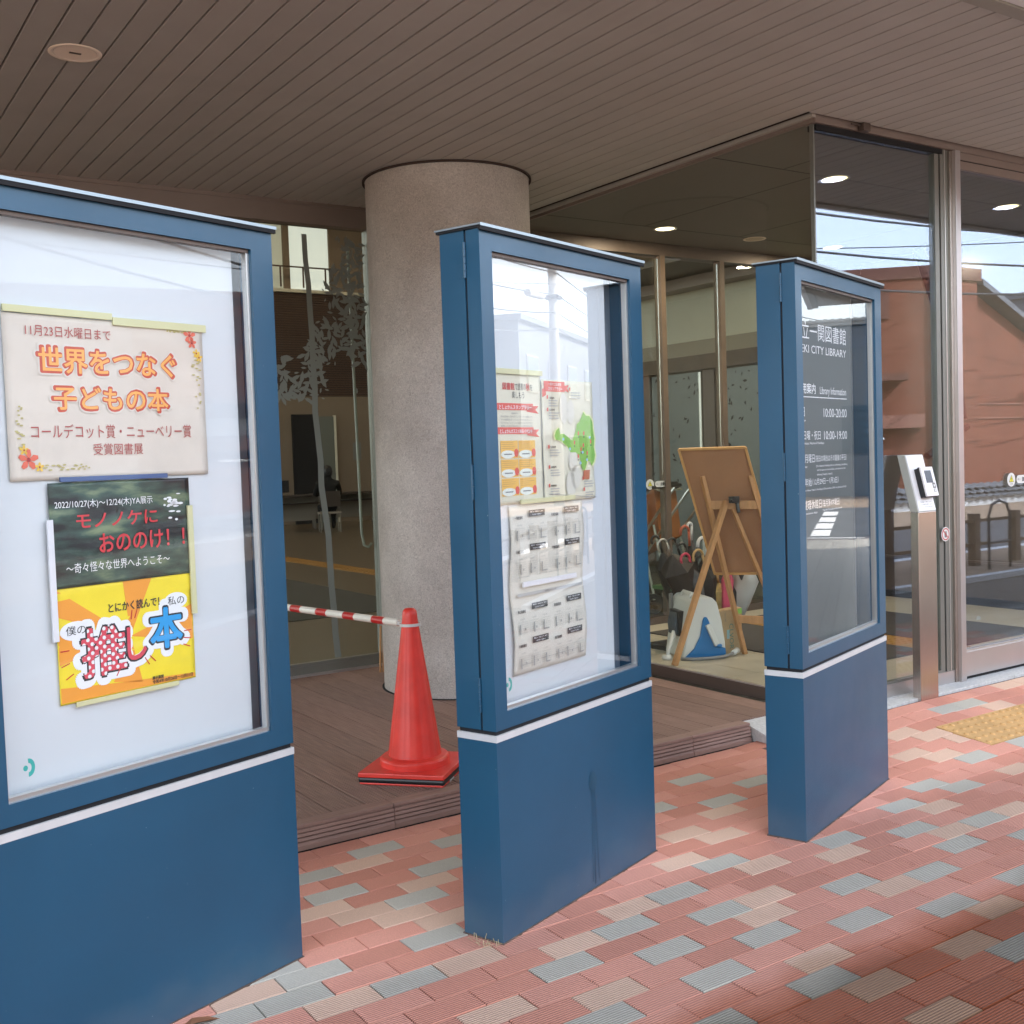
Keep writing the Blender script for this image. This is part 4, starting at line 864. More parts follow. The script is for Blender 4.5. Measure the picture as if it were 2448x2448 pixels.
# unseen fill lights added to brighten the hall
for i, (x_, y_) in enumerate(((2, 11), (6, 11), (10, 11), (2, 17), (6, 17), (10, 17), (13, 21), (5, 21), (9, 21))):
    t = thing('hall_fill', 'unseen round fill light added under the reading hall ceiling', 'ceiling light', (x_, y_, 6.98), 0, 'fill lights added to the hall'); m = MB(); m.lathe([(.3, -.03), (.3, 0)], 20); m.build('glow_disc', mat('hall_fill_glow', (1, 1, 1), .5, emit=(1, .82, .62), estr=5), t)
# hall floor strips
t = B(-5, 4.95, 8.95, 16, ZF, ZF+.006).build('floor_mat', mat('hall_mat', (.075, .072, .062), .9)); tag(t, 'wide grey-green mat on the hall floor behind the window wall', 'mat')
t = thing('tactile_strip', 'orange tactile strip running through the reading hall floor', 'tactile strip', (0, 0, ZF)); B(5.88, 6.18, 7.2, 16, 0, .003).build('strip', YELI, t)
m = MB()
for k in range(80):
    for l in range(3): m.box(5.94+l*.08, 5.98+l*.08, 7.3+k*.108, 7.34+k*.108, .003, .008)
o = m.build('dots', YELI, t); o['kind'] = 'stuff'
# desks
DTOP = mat('desk_top', (.05, .035, .028), .5); DLEG = mat('desk_leg', (.35, .33, .30), .4, .6); DPAN = mat('desk_panel', (.30, .26, .22), .7)
def desk(u, v, w_, label):
    t = thing('reading_desk', label, 'desk', (u, v, ZF), R(-8), 'desks in the reading hall')
    B(0, w_, 0, .6, .70, .73).build('tabletop', DTOP, t); B(.05, w_-.05, .5, .52, .2, .68).build('modesty_panel', DPAN, t); B(.05, w_-.05, .1, .5, .55, .57).build('shelf', DTOP, t)
    for a in (.04, w_-.07):
        for b__ in (.04, .53): B(a, a+.03, b__, b__+.03, .02, .70).build('leg', DLEG, t)
    return t
desk(7.6, 20.6, 1.5, 'left dark topped desk in the hall, beside the seated person'); desk(9.9, 18.6, 1.3, 'desk with stacked books in the hall, nearest the column')
desk(9.15, 20.9, 1.4, 'desk behind the seated person in the hall')
bk = thing('book_stack', 'pale stack of books on the hall desk nearest the column', 'books', (10.1, 18.75, ZF+.73))
for k in range(3): B(0, .32-.02*k, 0, .24, .05*k, .05*k+.045).build('book', mat('book_pale', (.42, .44, .38), .7), bk)
mon = thing('desk_monitor', 'black monitor on the left hall desk', 'monitor', (8.1, 20.75, ZF+.731)); B(0, .4, 0, .03, .06, .3).build('screen', BLKP, mon); B(.15, .25, -.02, .1, 0, .06).build('stand', BLKP, mon)
# seated person (dark clothes), one skinned body
def skin_mesh(verts, edges, radii, name, mt):
    me = bpy.data.meshes.new(name); me.from_pydata(verts, edges, []); ob = bpy.data.objects.new(name, me); COL.objects.link(ob)
    sk = ob.modifiers.new('s', 'SKIN'); ob.modifiers.new('u', 'SUBSURF').levels = 1
    for i, r in enumerate(radii): me.skin_vertices[0].data[i].radius = (r, r)
    me.skin_vertices[0].data[0].use_root = True
    ob.modifiers['u'].render_levels = 1
    dg = bpy.context.evaluated_depsgraph_get(); m2 = bpy.data.meshes.new_from_object(ob.evaluated_get(dg)); bpy.data.objects.remove(ob)
    m2.materials.clear(); m2.materials.append(mt)
    for p in m2.polygons: p.use_smooth = True; p.material_index = 0
    o = bpy.data.objects.new(name, m2); COL.objects.link(o); return o
CLO = mat('dark_clothes', (.006, .006, .007), .95); SKN = mat('skin_dark', (.20, .11, .07), .7)
V_ = [(0, 0, .50), (0, .03, .66), (0, .07, .84), (0, .09, .97), (0, .11, 1.04), (0, .13, 1.12), (0, .15, 1.20),
      (.19, .08, .95), (.25, .16, .74), (.18, .38, .72), (.12, .50, .76), (-.19, .08, .95), (-.25, .16, .74), (-.18, .38, .72), (-.12, .50, .76),
      (.10, .02, .47), (.13, .42, .48), (.13, .44, .10), (.13, .56, .05), (-.10, .02, .47), (-.13, .42, .48), (-.13, .44, .10), (-.13, .56, .05)]
E_ = [(0, 1), (1, 2), (2, 3), (3, 4), (4, 5), (5, 6), (3, 7), (7, 8), (8, 9), (9, 10), (3, 11), (11, 12), (12, 13), (13, 14), (0, 15), (15, 16), (16, 17), (17, 18), (0, 19), (19, 20), (20, 21), (21, 22)]
R_ = [.16, .15, .17, .15, .06, .095, .085, .065, .05, .042, .035, .065, .05, .042, .035, .085, .07, .045, .04, .085, .07, .045, .04]
pr = thing('person', 'person in dark clothes seated with their back to the window at a hall desk', 'person', (9.05, 20.1, ZF), R(-18))
pb_ = skin_mesh(V_, E_, R_, 'body', CLO); pb_.parent = pr
m = MB(); m.lathe([(.02, 1.31), (.07, 1.295), (.105, 1.25), (.115, 1.18), (.105, 1.12), (.08, 1.07), (.03, 1.05)], 20, (0, .135)); m.build('hair', BLKP, pr, smooth=True)
ch_ = thing('chair', 'pale legged chair under the seated person in the hall', 'chair', (9.05, 20.1, ZF), R(-18)); B(-.22, .22, -.22, .22, .36, .39).build('seat', DPAN, ch_); B(-.2, .2, -.24, -.215, .5, .8).build('backrest', DTOP, ch_)
for a in (-.2, .18):
    for b__ in (-.2, .18): B(a, a+.02, b__, b__+.02, 0, .36).build('leg', DLEG, ch_)

# cord hanging inside beside the column
cd = MB(); cd.tube([(3.22, 6.69, 2.9), (3.235, 6.69, 1.5), (3.24, 6.69, .98), (3.255, 6.69, .90), (3.285, 6.69, .885), (3.31, 6.69, .91)], .010, 8)
o = cd.build('blind_cord', mat('cord_grey', (.40, .42, .38), .6), smooth=True); tag(o, 'grey looped pull cord hanging inside the window just left of the column', 'cord')
st = thing('leaning_boards', 'thin wooden boards leaning upright between window and column', 'boards', (3.17, 6.36, .1))
for k in range(3): m = MB(); m.box(0, .009, 0, .012, 0, .30, 0, Matrix.Translation((k*.022, 0, 0)) @ Matrix.Rotation(R(3), 4, 'Y')); m.build('board', WOODE, st)

# block behind the lobby: cream upper wall, beam and windows, on the plane u = 7.4
bb = thing('lobby_back_block', 'cream wall over a wooden beam and dark framed windows, seen through the lobby', 'wall')
B(7.40, 7.6, VB+.06, 10.5, 2.50, 2.98).build('upper_wall', CREAM, bb)
B(7.36, 7.6, VB+.06, 10.5, 2.36, 2.499).build('ledge', mat('ledge_taupe', (.36, .31, .24), .7), bb); B(7.33, 7.6, VB+.06, 10.5, 2.22, 2.359).build('beam', WOODB, bb)
B(7.2, 7.42, VB+.06, 10.5, 2.981, 3.08).build('soffit', HEADER, bb)
for k in range(4):
    v0 = VB+.1+k*.92
    B(7.40, 7.5, v0, v0+.16, .1, 2.219).build('post', BROWNF, bb); B(7.385, 7.40, v0+.165, v0+.195, .1, 2.20).build('window_trim', SILV, bb); B(7.42, 7.44, v0+.2, v0+.91, .1, 2.21).build('window', mat('dusk_pane', (.13, .16, .165), .3), bb)
m = MB(); rnd = random.Random(4)
for k in range(420):
    y_ = rnd.uniform(VB+.3, 10.2); z_ = rnd.uniform(.9, 2.18)
    if noise.noise(Vector((y_*3, z_*3, 2))) > -.05:
        s_ = rnd.uniform(.015, .035); a = rnd.uniform(0, PI); ca, sa = math.cos(a), math.sin(a)
        m.add([(7.417, y_+p*ca-q*sa, z_+p*sa+q*ca) for p, q in ((-s_, 0), (0, -s_*.4), (s_, 0), (0, s_*.4))], [(0, 1, 2, 3)])
o = m.build('leaf_print', BLACK, bb); o['kind'] = 'stuff'
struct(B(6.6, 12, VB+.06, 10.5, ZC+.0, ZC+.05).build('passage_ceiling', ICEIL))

# lobby mats and right inner wall
t = B(5.38, 6.18, 4.45, 6.3, ZF+.0015, ZF+.010).build('door_mat', MATD); tag(t, 'dark ribbed entrance mat left of the yellow strip', 'mat', 'dark mats in the lobby')
t = B(6.5, 7.40, 4.41, 6.3, ZF+.0015, ZF+.010).build('door_mat', MATD); tag(t, 'dark entrance mat right of the yellow strip', 'mat', 'dark mats in the lobby')
t = thing('tactile_strip', 'yellow tactile strip between the two dark lobby mats', 'tactile strip', (0, 0, ZF+.002))
for k in range(8):
    B(6.19, 6.49, 3.87+k*.3, 4.168+k*.3, 0, .006).build('tile', YELI, t)
m = MB()
for k in range(5):
    for l in range(18): m.lathe([(.014, .006), (.010, .011)], 8, (6.22+.06*k, 3.92+l*.06))
for l in range(5): m.box(6.215+.06*l, 6.235+.06*l, 5.08, 6.2, .006, .010)
o = m.build('dots', YELI, t); o['kind'] = 'stuff'
for k in range(6):
    t = B(5.60+k*.30-(0 if k < 2 else 0), 5.895+k*.30, 3.86, 4.158, ZF+.0014, ZF+.006)
    if k in (2,): continue
t = thing('tactile_strip', 'yellow dotted strip just inside the right entrance glass', 'tactile strip', (0, 0, ZF+.001)); m = MB()
B(6.50, 7.4, 4.05, 4.35, 0, .005).build('tile', YELI, t)
for k in range(15):
    for l in range(5): m.lathe([(.014, .005), (.010, .010)], 8, (6.53+.06*k, 4.08+.06*l))
o = m.build('dots', YELI, t); o['kind'] = 'stuff'
iw = thing('inner_side_wall', 'right hand glass wall of the lobby with a dark skirting rail', 'glass wall')
B(UR-.02, UR+.01, VF+.06, VB-.03, .10, .16).build('rail', BLACK, iw); B(UR-.02, UR+.01, VF+.06, VB-.03, .45, .47).build('rail', BROWNF, iw); B(UR, UR+.008, VF+.06, VB-.03, .161, ZC-.03).build('pane', mat('dark_partition', (.10, .075, .06), .25), iw)
# door handle pole (dark) leaning in the right glass: a folded black parasol stand
pl = thing('folded_stand', 'dark folded pole leaning inside the right entrance glass', 'stand', (7.55, 5.0, ZF))
m = MB(); m.tube([(-.60, .0, 1.26), (-.25, .0, .62), (-.08, 0, .05)], [.045, .05, .012], 10); m.build('pole', BLKP, pl); m = MB(); m.tube([(-.60, 0, 1.26), (-.12, 0, 1.47)], .028, 8); m.build('arm', BLKP, pl)
disc(0, 0, 0, .03, WPLAS, pl); pl.children[-1].location = (-.10, -.03, 1.475)

# ------------------------------------------------------------------ things in the lobby
# easel (seen from behind)
ez = thing('easel', 'wooden easel seen from behind, standing just inside the side glass', 'easel', (0, 0, 0))
F1 = Vector((4.69, 4.95, ZF)); 
F1 = Vector((4.68, 5.235, ZF)); ap = Vector((5.10, 5.17, 1.125))
def stick(a, b_, w_, h_, name, par, mt=WOODE): m = MB(); m.beam(a, b_, w_, h_); return m.build(name, mt, par, bevel=.0015, seg=1)
stick(F1, ap, .036, .030, 'rear_leg', ez)
# front frame plane slopes; two long legs
LT = Vector((4.99, 5.27, 1.29)); LB = Vector((5.285, 5.215, ZF)); RT_ = Vector((5.20, 5.05, 1.285)); RB = Vector((5.46, 4.88, ZF))
stick(LB, LT, .034, .026, 'front_leg', ez); stick(RB, RT_, .034, .026, 'front_leg', ez)
def lerp(a, b_, t_): return a+(b_-a)*t_
stick(lerp(LT, LB, .16), lerp(RT_, RB, .16), .020, .055, 'crossbar', ez); stick(lerp(LT, LB, .80), lerp(RT_, RB, .80), .020, .05, 'crossbar', ez)
cm = (lerp(LT, LB, .16)+lerp(RT_, RB, .16))/2
stick(cm+Vector((-.01, 0, -.02)), lerp(LB, RB, .5)+Vector((.02, .0, .30)), .03, .022, 'centre_strut', ez)
m = MB(); Mx = Matrix.Translation(cm+Vector((-.025, -.03, .035))); m.box(-.03, .03, -.02, .02, -.02, .022, 0, Mx); m.tube([cm+Vector((-.03, -.03, .04)), cm+Vector((-.07, -.05, .03))], .009, 8); m.tube([cm+Vector((-.0, -.03, .02)), cm+Vector((.0, -.045, -.05))], .012, 8); m.build('clamp', BLKP, ez, bevel=.004)
bo_ = thing('display_board', 'brown framed board resting on the easel, its back towards the window', 'board', (0, 0, 0))
TL = Vector((4.845, 5.31, 1.468)); TR = Vector((5.22, 5.02, 1.466)); TR = Vector((5.13, 5.005, 1.467))
ew = (TR-TL); hgt = .86
# board plane follows the front legs
dn = ((LB-LT)+(RB-RT_)).normalized()
TLb = TL+Vector((.015, .03, 0)); TRb = TR+Vector((.02, .03, 0)); BLb = Vector((5.145, 5.335, .640)); BRb = BLb+(TRb-TLb)
nn_ = (TRb-TLb).cross(BLb-TLb).normalized()
if nn_.x > 0: nn_ = -nn_
q8 = [TLb, TRb, BRb, BLb]; m = MB(); back = [p-nn_*.0 for p in q8]; frt = [p-nn_*.016 for p in q8]
m.add(back+frt, [(0, 1, 2, 3), (7, 6, 5, 4), (0, 4, 5, 1), (1, 5, 6, 2), (2, 6, 7, 3), (3, 7, 4, 0)]); m.build('panel', BOARDE, bo_)
for a, c in ((0, 1), (1, 2), (2, 3), (3, 0)): m = MB(); m.beam(q8[a]+nn_*.004, q8[c]+nn_*.004, .014, .022, up=nn_); m.build('frame_edge', mat('frame_wood', (.58, .31, .11), .5), bo_)

# hose reel
hr = thing('hose_reel', 'white and blue boxed garden hose reel on the lobby floor behind the easel', 'hose reel', (4.845, 5.335, ZF), 0)
# side profile in local frame: along direction ux (towards right), depth uy
ux = Vector((.30, -.12, 0)).normalized(); uy = Vector((ux.y*-1, ux.x, 0)); th_ = math.atan2(ux.y, ux.x); hr.rotation_euler = (0, 0, th_)
m = MB(); pr_ = [(0, 0), (.30, 0), (.295, .10), (.275, .24), (.245, .36), (.215, .395), (.16, .405), (.09, .40), (.06, .375), (.045, .30), (.02, .12)]
m.prism(pr_, .0, .34); m.build('housing', WPLAS, hr, bevel=.014, seg=3)
m = MB(); m.prism([(.0, .005), (.292, .005), (.292, .06), (.255, .075), (.215, .15), (.178, .25), (.165, .272), (.148, .272), (.138, .25), (.12, .15), (.075, .07)], -.012, -.0005); m.build('side_panel', BPLAS, hr, bevel=.002, seg=1)
m = MB(); m.beam((.165, -.028, .225), (.225, -.028, .085), .034, .026, up=(0, 1, 0)); m.build('crank_handle', WPLAS, hr, bevel=.007)
m = MB(); m.tube([(.222, -.03, .088), (.252, -.03, .078)], .014, 10); m.build('crank_hub', BPLAS, hr)
# left end (window with hose)
B(.006, .060, .09, .255, .14, .305).build('opening', BLKP, hr)
for k in range(5): m = MB(); m.tube([(.0, .105+k*.030, .15), (-.004, .115+k*.028, .22), (.012, .13+k*.024, .29)], .014, 8); m.build('hose', DHOSE, hr, smooth=True)
m = MB(); m.tube([(.07, .05, .40), (.09, .05, .425), (.09, .2, .425), (.07, .2, .40)], .010, 8); m.build('carry_handle', WPLAS, hr, smooth=True)
m = MB(); m.tube([(-.01, .12, .17), (-.07, .08, .06), (-.085, .06, .02)], [.018, .013, .012], 10); m.lathe([(.03, .0), (.036, .012), (.028, .03)], 12, (-.09, .06)); m.build('nozzle', WPLAS, hr, smooth=True)
m = MB(); m.tube([(-.02, -.02, .012), (.05, -.055, .012), (.15, -.07, .012), (.26, -.055, .014), (.335, -.01, .02), (.37, .02, .025)], .0105, 10); m.build('supply_hose', GPLAS, hr, smooth=True)
m = MB(); m.tube([(.345, -.002, .022), (.395, .045, .03)], [.017, .020], 12); m.build('hose_connector', WPLAS, hr, smooth=True)
# paper bag
bgp = thing('paper_bag', 'brown kraft paper bag with vertical green lettering, standing right of the hose reel', 'bag', (5.15, 5.31, ZF), math.atan2(-.04, .15))
m = MB(); m.prism([(0, 0), (.165, 0), (.172, .30), (-.008, .285)], 0, .09); m.build('sack', KRAFT, bgp)
txt('CLVOR', .075, .105, .03, .20, -.001, ink('ink_sea', (.05, .22, .20)), bgp, rot=True); txt('NATURE', .04, .052, .215, .275, -.001, INKG, bgp, rot=True)
m = MB(); m.add([(.128, -.001, .262), (.171, -.001, .262), (.171, -.001, .298), (.124, -.001, .292)], [(0, 1, 2, 3)]); m.build('green_label', ink('ink_bright_green', (.25, .55, .10)), bgp); m = MB(); m.add([(.055, -.001, .10), (.075, -.001, .10), (.075, -.001, .16), (.055, -.001, .16)], [(0, 1, 2, 3)]); m.build('blue_stamp', ink('ink_sky2', (.3, .5, .55)), bgp)
# clear plastic umbrella bag
m = MB(); m.tube([(5.44, 5.45, .30), (5.47, 5.45, .42), (5.50, 5.42, .56), (5.49, 5.42, .66)], [.05, .085, .10, .06], 12); o = m.build('plastic_bag', mat('film_grey', (.42, .43, .43), .35), smooth=True); tag(o, 'crumpled translucent grey plastic umbrella bag behind the easel legs', 'bag')
o = B(5.42, 5.50, 5.36, 5.44, .52, .70).build('black_pouch', BLKP, bevel=.012); tag(o, 'black pouch hanging above the plastic bag', 'pouch')
# umbrella stand
us_ = thing('umbrella_stand', 'low green and black umbrella stand behind the hose reel', 'umbrella stand', (4.98, 5.55, ZF))
B(.10, .50, .04, .34, .40, .425).build('top_rim', mat('stand_green', (.045, .12, .03), .5), us_); B(0, .48, .04, .32, 0, .03).build('tray', BLKP, us_)
for a in (0, .46):
    for b__ in (.04, .30): B(a, a+.02, b__, b__+.02, .03, .40).build('leg', GPLAS, us_)
def hookpts(base, top, r, dirv, n_=9):
    base, top = Vector(base), Vector(top); ax = (top-base).normalized(); dv = Vector(dirv); dv = (dv-ax*dv.dot(ax)).normalized(); c = top+dv*r
    return [top+ax*0]+[c-dv*r*math.cos(PI*i/n_)+ax*r*math.sin(PI*i/n_) for i in range(1, n_+1)]+[c+dv*r-ax*r*.5]
def umbrella(base, top, fab, hookm, label, r=.045, dirv=(-1, 0, 0), fat=.045, hw=.009, flare=1.0):
    base, top = Vector(base), Vector(top); t = thing('umbrella', label, 'umbrella', tuple(base), 0, 'umbrellas standing in the lobby stand'); b0 = Vector((0, 0, 0)); t0 = top-base
    m = MB(); L_ = t0.length; k = 12; ax = t0.normalized(); pts = [b0+ax*(L_*q) for q in (0, .12, .45, .72, .86)]
    m.tube(pts, [.008, .018, fat*.8, fat*flare, .012], 10); 
    for i, v in enumerate(m.v):
        j = i % 10
        if 20 <= i < 40 and j % 2: m.v[i] = tuple(Vector(v)*.86+pts[i//10]*.14)
    m.build('canopy', fab, t)
    m = MB(); m.tube([pts[-1], t0]+hookpts(b0, t0, r, dirv), hw, 8); m.build('hook', hookm, t, smooth=True)
    m = MB(); m.tube([b0-ax*.03, b0], .004, 6); m.build('tip', SILV, t)
    return t
BF = mat('fabric_black', (.009, .008, .009), .6, var=.3, scale=20); BR = mat('fabric_brown', (.022, .014, .012), .55, var=.3, scale=14); GF = mat('fabric_slate', (.07, .07, .078), .5, var=.3, scale=16)
PK = mat('fabric_pink', (.62, .08, .16), .6, var=.2, scale=16); CRF = mat('fabric_tan', (.52, .38, .14), .6, var=.3, scale=26); PWH = mat('fabric_palepink', (.62, .45, .42), .6)
HW = mat('hook_white', (.66, .67, .68), .3); HT = mat('hook_tan', (.50, .33, .14), .4); HR = mat('hook_red', (.45, .10, .05), .35); HP = mat('hook_pink', (.55, .04, .10), .35); HB = BLKP
umbrella((5.34, 5.66, .20), (4.965, 5.60, .85), BR, SILV, 'large dark brown umbrella with a pale metal crook, leaning left out of the stand', .042, (-1, 0, .1), .13, .007)
umbrella((5.28, 5.68, .16), (5.26, 5.70, .90), BF, HR, 'black umbrella with a red-brown crook standing tallest at the back', .038, (-1, 0, 0), .05)
umbrella((5.30, 5.56, .16), (5.11, 5.54, .74), GF, HP, 'slate umbrella with a bright pink crook', .036, (-1, .1, -.2), .06)
umbrella((5.34, 5.54, .16), (5.215, 5.52, .75), BF, HT, 'black umbrella with a tan crook, right of the pink one', .044, (-.9, 0, .1), .07)
umbrella((5.30, 5.60, .16), (5.335, 5.60, .81), BF, HW, 'black umbrella with a thick white crook beside the easel leg', .044, (-1, 0, 0), .055, .012)
umbrella((5.33, 5.62, .16), (5.10, 5.66, .84), BF, HB, 'plain black umbrella behind the pale metal crook', .036, (-1, 0, 0), .05)
umbrella((5.36, 5.50, .22), (5.33, 5.50, .60), CRF, HT, 'short tan umbrella tied loosely, low in the stand', .02, (-1, 0, 0), .06)
umbrella((5.33, 5.44, .12), (5.355, 5.42, .74), PK, BLKP, 'pink and white umbrella with a thin spotted shaft', .010, (-1, 0, 0), .045, .006)
umbrella((5.42, 5.44, .14), (5.40, 5.44, .62), BF, HB, 'short black umbrella just right of the pink one', .012, (-1, 0, 0), .045)
umbrella((5.30, 5.75, .2), (5.345, 5.76, .93), GF, HW, 'grey umbrella with a white handle at the very back', .02, (-1, 0, 0), .05)

# strollers parked in the hall behind the glass
def stroller(u, v, rz, fab, label):
    t = thing('stroller', label, 'stroller', (u, v, ZF), rz, 'strollers parked behind the back glass')
    m = MB(); m.add([(0, 0, .62), (.44, 0, .62), (.44, .05, 1.06), (0, .05, 1.06), (.04, .30, .45), (.40, .30, .45), (.40, .42, .70), (.04, .42, .70)], [(0, 1, 2, 3), (0, 4, 5, 1), (0, 3, 7, 4), (1, 5, 6, 2), (3, 2, 6, 7)]); o = m.build('seat', fab, t); o.modifiers.new('s', 'SOLIDIFY').thickness = .02
    m = MB(); m.add([(0, -.02, 1.03), (.44, -.02, 1.03), (.44, .16, 1.10), (0, .16, 1.10), (.44, .34, 1.04), (0, .34, 1.04)], [(0, 1, 2, 3), (3, 2, 4, 5)]); o = m.build('hood', mat('hood_pale', (.42, .40, .34), .7), t); o.modifiers.new('s', 'SOLIDIFY').thickness = .012
    m = MB(); m.box(.02, .42, .02, .30, .16, .40); m.build('basket', GREYF, t, bevel=.03)
    for x_ in (-.02, .46):
        m = MB(); m.tube([(x_, -.30, 1.06), (x_, -.26, 1.02), (x_, .42, .12)], .012, 8); m.build('frame_tube', SILV, t); m = MB(); m.tube([(x_, .05, .75), (x_, -.08, .12)], .012, 8); m.build('frame_tube', SILV, t)
        for y_ in (-.08, .42):
            m = MB(); m.lathe([(.045, -.015), (.085, -.015), (.085, .015), (.045, .015), (.045, -.015)], 20, cap=False, M=Matrix.Translation((x_, y_, .088)) @ Matrix.Rotation(PI/2, 4, 'Y')); m.box(-.012, .012, -.045, .045, -.008, .008, 0, Matrix.Translation((x_, y_, .088))); m.build('wheel', BLKP, t)
    m = MB(); m.tube([(-.02, -.30, 1.06), (-.02, -.345, 1.08), (.46, -.345, 1.08), (.46, -.30, 1.06)], .016, 8); m.build('handlebar', BLKP, t)
    return t
for (bx_, tx_, vv_, hh_, mm_, lb_) in ((5.22, 5.02, 5.74, .86, BF, 'black umbrella leaning behind the large dark brown one'), (5.26, 5.17, 5.64, .80, BF, 'black umbrella between the red-brown crook and the pink crook'), (5.36, 5.41, 5.66, .84, BF, 'black umbrella just right of the thick white crook'),
                                  (5.24, 5.28, 5.58, .70, GF, 'dark grey patterned umbrella between the tan crook and the white crook'), (5.38, 5.37, 5.56, .68, BF, 'black umbrella partly behind the long rear easel leg')):
    umbrella((bx_, vv_, .16), (tx_, vv_, hh_), mm_, BLKP, lb_, .03, (-1, .2, 0), .075)
stroller(5.95, 7.35, R(20), BF, 'black stroller parked between the two orange ones')
stroller(5.60, 6.92, R(20), ORNG, 'orange seated stroller parked left of the easel board'); stroller(6.12, 6.98, R(24), ORNG, 'second orange stroller, half hidden by the easel board')
o = B(5.4, 6.6, 7.75, 8.15, ZF, 1.0).build('book_cart', GREYF, bevel=.02); tag(o, 'grey cabinet standing behind the strollers', 'cabinet')

# ------------------------------------------------------------------ reader post

def yzprism(m, pts, x0, x1, mi=0):
    n_ = len(pts); m.add([(x0, y, z) for y, z in pts]+[(x1, y, z) for y, z in pts], [tuple(range(n_-1, -1, -1)), tuple(range(n_, 2*n_))]+[(i, (i+1) % n_, (i+1) % n_+n_, i+n_) for i in range(n_)], mi)
KX = 5.002
kp = thing('reader_post', 'brushed steel post with a tilted head and card reader in front of the entrance', 'terminal post', (KX, 3.655, .060))
B(0, .150, 0, .050, 0, 1.032).build('post', STEEL, kp, bevel=.0025)
HS = mat('satin_head', (.55, .55, .53), .38, .55)
m = MB(); yzprism(m, [(0, 1.034), (.050, 1.034), (.128, 1.335), (.080, 1.335)], 0, .150); m.build('head', HS, kp, bevel=.002)
hm = Matrix.Translation((0, -.0012, 1.036)) @ Matrix.Rotation(math.atan2(.080, .301), 4, 'X').inverted()
HL = .309
def hp(x0, x1, y0, y1, z0, z1, name, mt, bev=0): m = MB(); m.box(x0, x1, y0, y1, z0, z1, 0, hm); return m.build(name, mt, kp, bevel=bev)
hp(.004, .146, -.0012, .0, .004, HL-.004, 'face_plate', mat('face_plate_white', (.80, .79, .80), .35))
hp(.042, .140, -.022, -.0013, .070, .228, 'reader_back', BLKP, .003); hp(.042, .141, -.034, -.0225, .066, .232, 'reader_body', BLKP, .003)
hp(.040, .141, -.046, -.0345, .070, .230, 'reader_front', mat('face_plate_white', (.8, .79, .8)), .004)
hp(.062, .117, -.0468, -.0462, .142, .210, 'screen', mat('screen_dark', (.015, .015, .03), .1)); hp(.105, .130, -.0468, -.0462, .112, .1415, 'key_panel', INKG); hp(.112, .124, -.0474, -.0469, .120, .132, 'key', WPLAS); hp(.107, .128, -.0474, -.0462, .092, .108, 'key_frame', INKG); hp(.109, .126, -.048, -.0475, .094, .106, 'key', WPLAS)
txt('体温測定・消毒にご協力', .030, .125, .046, .053, -.0016, INKG, kp, M=hm); txt('マスク着用をお願いします', .030, .125, .032, .039, -.0016, INKG, kp, M=hm); txt('一関図書館', .040, .125, .020, .024, -.0016, INKG, kp, M=hm)

# ------------------------------------------------------------------ across the street (seen in the reflections)
bA = thing('brown_house', 'brown rendered house with a flat parapet across the street, reflected in the entrance glass', 'house')
m = MB(); m.slab([(22.1, -8.0), (17.0, -13.0), (23.7, -16), (23.7, -8.0)], -.05, 5.18); m.build('wall', BRWALL, bA)
m = MB(); m.slab([(22.12, -7.93), (16.9, -13.05), (23.78, -16.1), (23.78, -7.93)], 5.181, 5.46); m.build('parapet', BRTRIM, bA)
B(22.0, 22.35, -7.99, -7.86, -.05, 5.18).build('pilaster', BRWALL, bA)
dirF = Vector((-5.1, -5.0, 0)).normalized(); nF = Vector((-.70, .714, 0))
def onF(s0, s1, z0, z1, d0, d1, name, mt): 
    m = MB(); a = Vector((22.1, -8.0, 0)); P = [a+dirF*s0+nF*d0, a+dirF*s1+nF*d0, a+dirF*s1+nF*d1, a+dirF*s0+nF*d1]
    m.slab([(p.x, p.y) for p in P][::-1], z0, z1); return m.build(name, mt, bA)
onF(1.0, 3.6, 4.30, 4.95, .01, .05, 'band', BRTRIM); onF(.75, 5.0, 2.85, 3.0, .02, 1.0, 'awning', BRTRIM)
onF(1.3, 2.5, 2.15, 2.55, .02, .10, 'sign', WPLAS); onF(.3, 2.6, 1.80, 2.10, .02, .3, 'shelf_box', mat('brown_pale', (.24, .10, .065), .8)); onF(1.2, 2.2, 1.55, 1.60, .3, .36, 'lamp_tube', WPLAS)
onF(1.4, 2.4, .2, 1.5, .02, .05, 'door', mat('brown_door', (.26, .09, .045), .7)); onF(3.0, 4.4, .9, 1.9, .02, .05, 'window', mat('street_window', (.06, .08, .09), .1))
txt('い', 0, .4, 0, .36, 0, INKK2, bA, .02); ch = bA.children[-1]; ch.location = Vector((22.1, -8.0, 2.17))+dirF*1.9+nF*.105; ch.rotation_euler = (0, 0, math.atan2(-dirF.y, -dirF.x)+PI)
bG = thing('brown_gable_house', 'brown house with a sloping gable roof beside the flat parapet house across the street', 'house')
m = MB(); m.prism([(23.82, -.05), (23.82, 5.02), (28.6, 2.95), (31.5, 2.95), (31.5, -.05)], -16, -8.25); m.build('wall', BRWALL, bG)
m = MB(); m.prism([(23.8, 5.10), (28.9, 2.90), (28.9, 3.02), (23.8, 5.24)], -16.3, -7.9); m.build('roof', ROOFT, bG)
m = MB(); m.box(26.3, 27.4, -8.2, -7.5, 2.62, 2.70); m.box(26.3, 26.36, -8.2, -7.55, 2.2, 2.62); m.box(27.3, 27.36, -8.2, -7.55, 2.2, 2.62); m.build('bracket', BRTRIM, bG)
m = MB(); 
for z_ in (1.98, 2.32): m.box(24, 31.4, -8.249, -8.22, z_, z_+.025)
m.build('trim_line', mat('brown_pale', (.24, .10, .065)), bG)
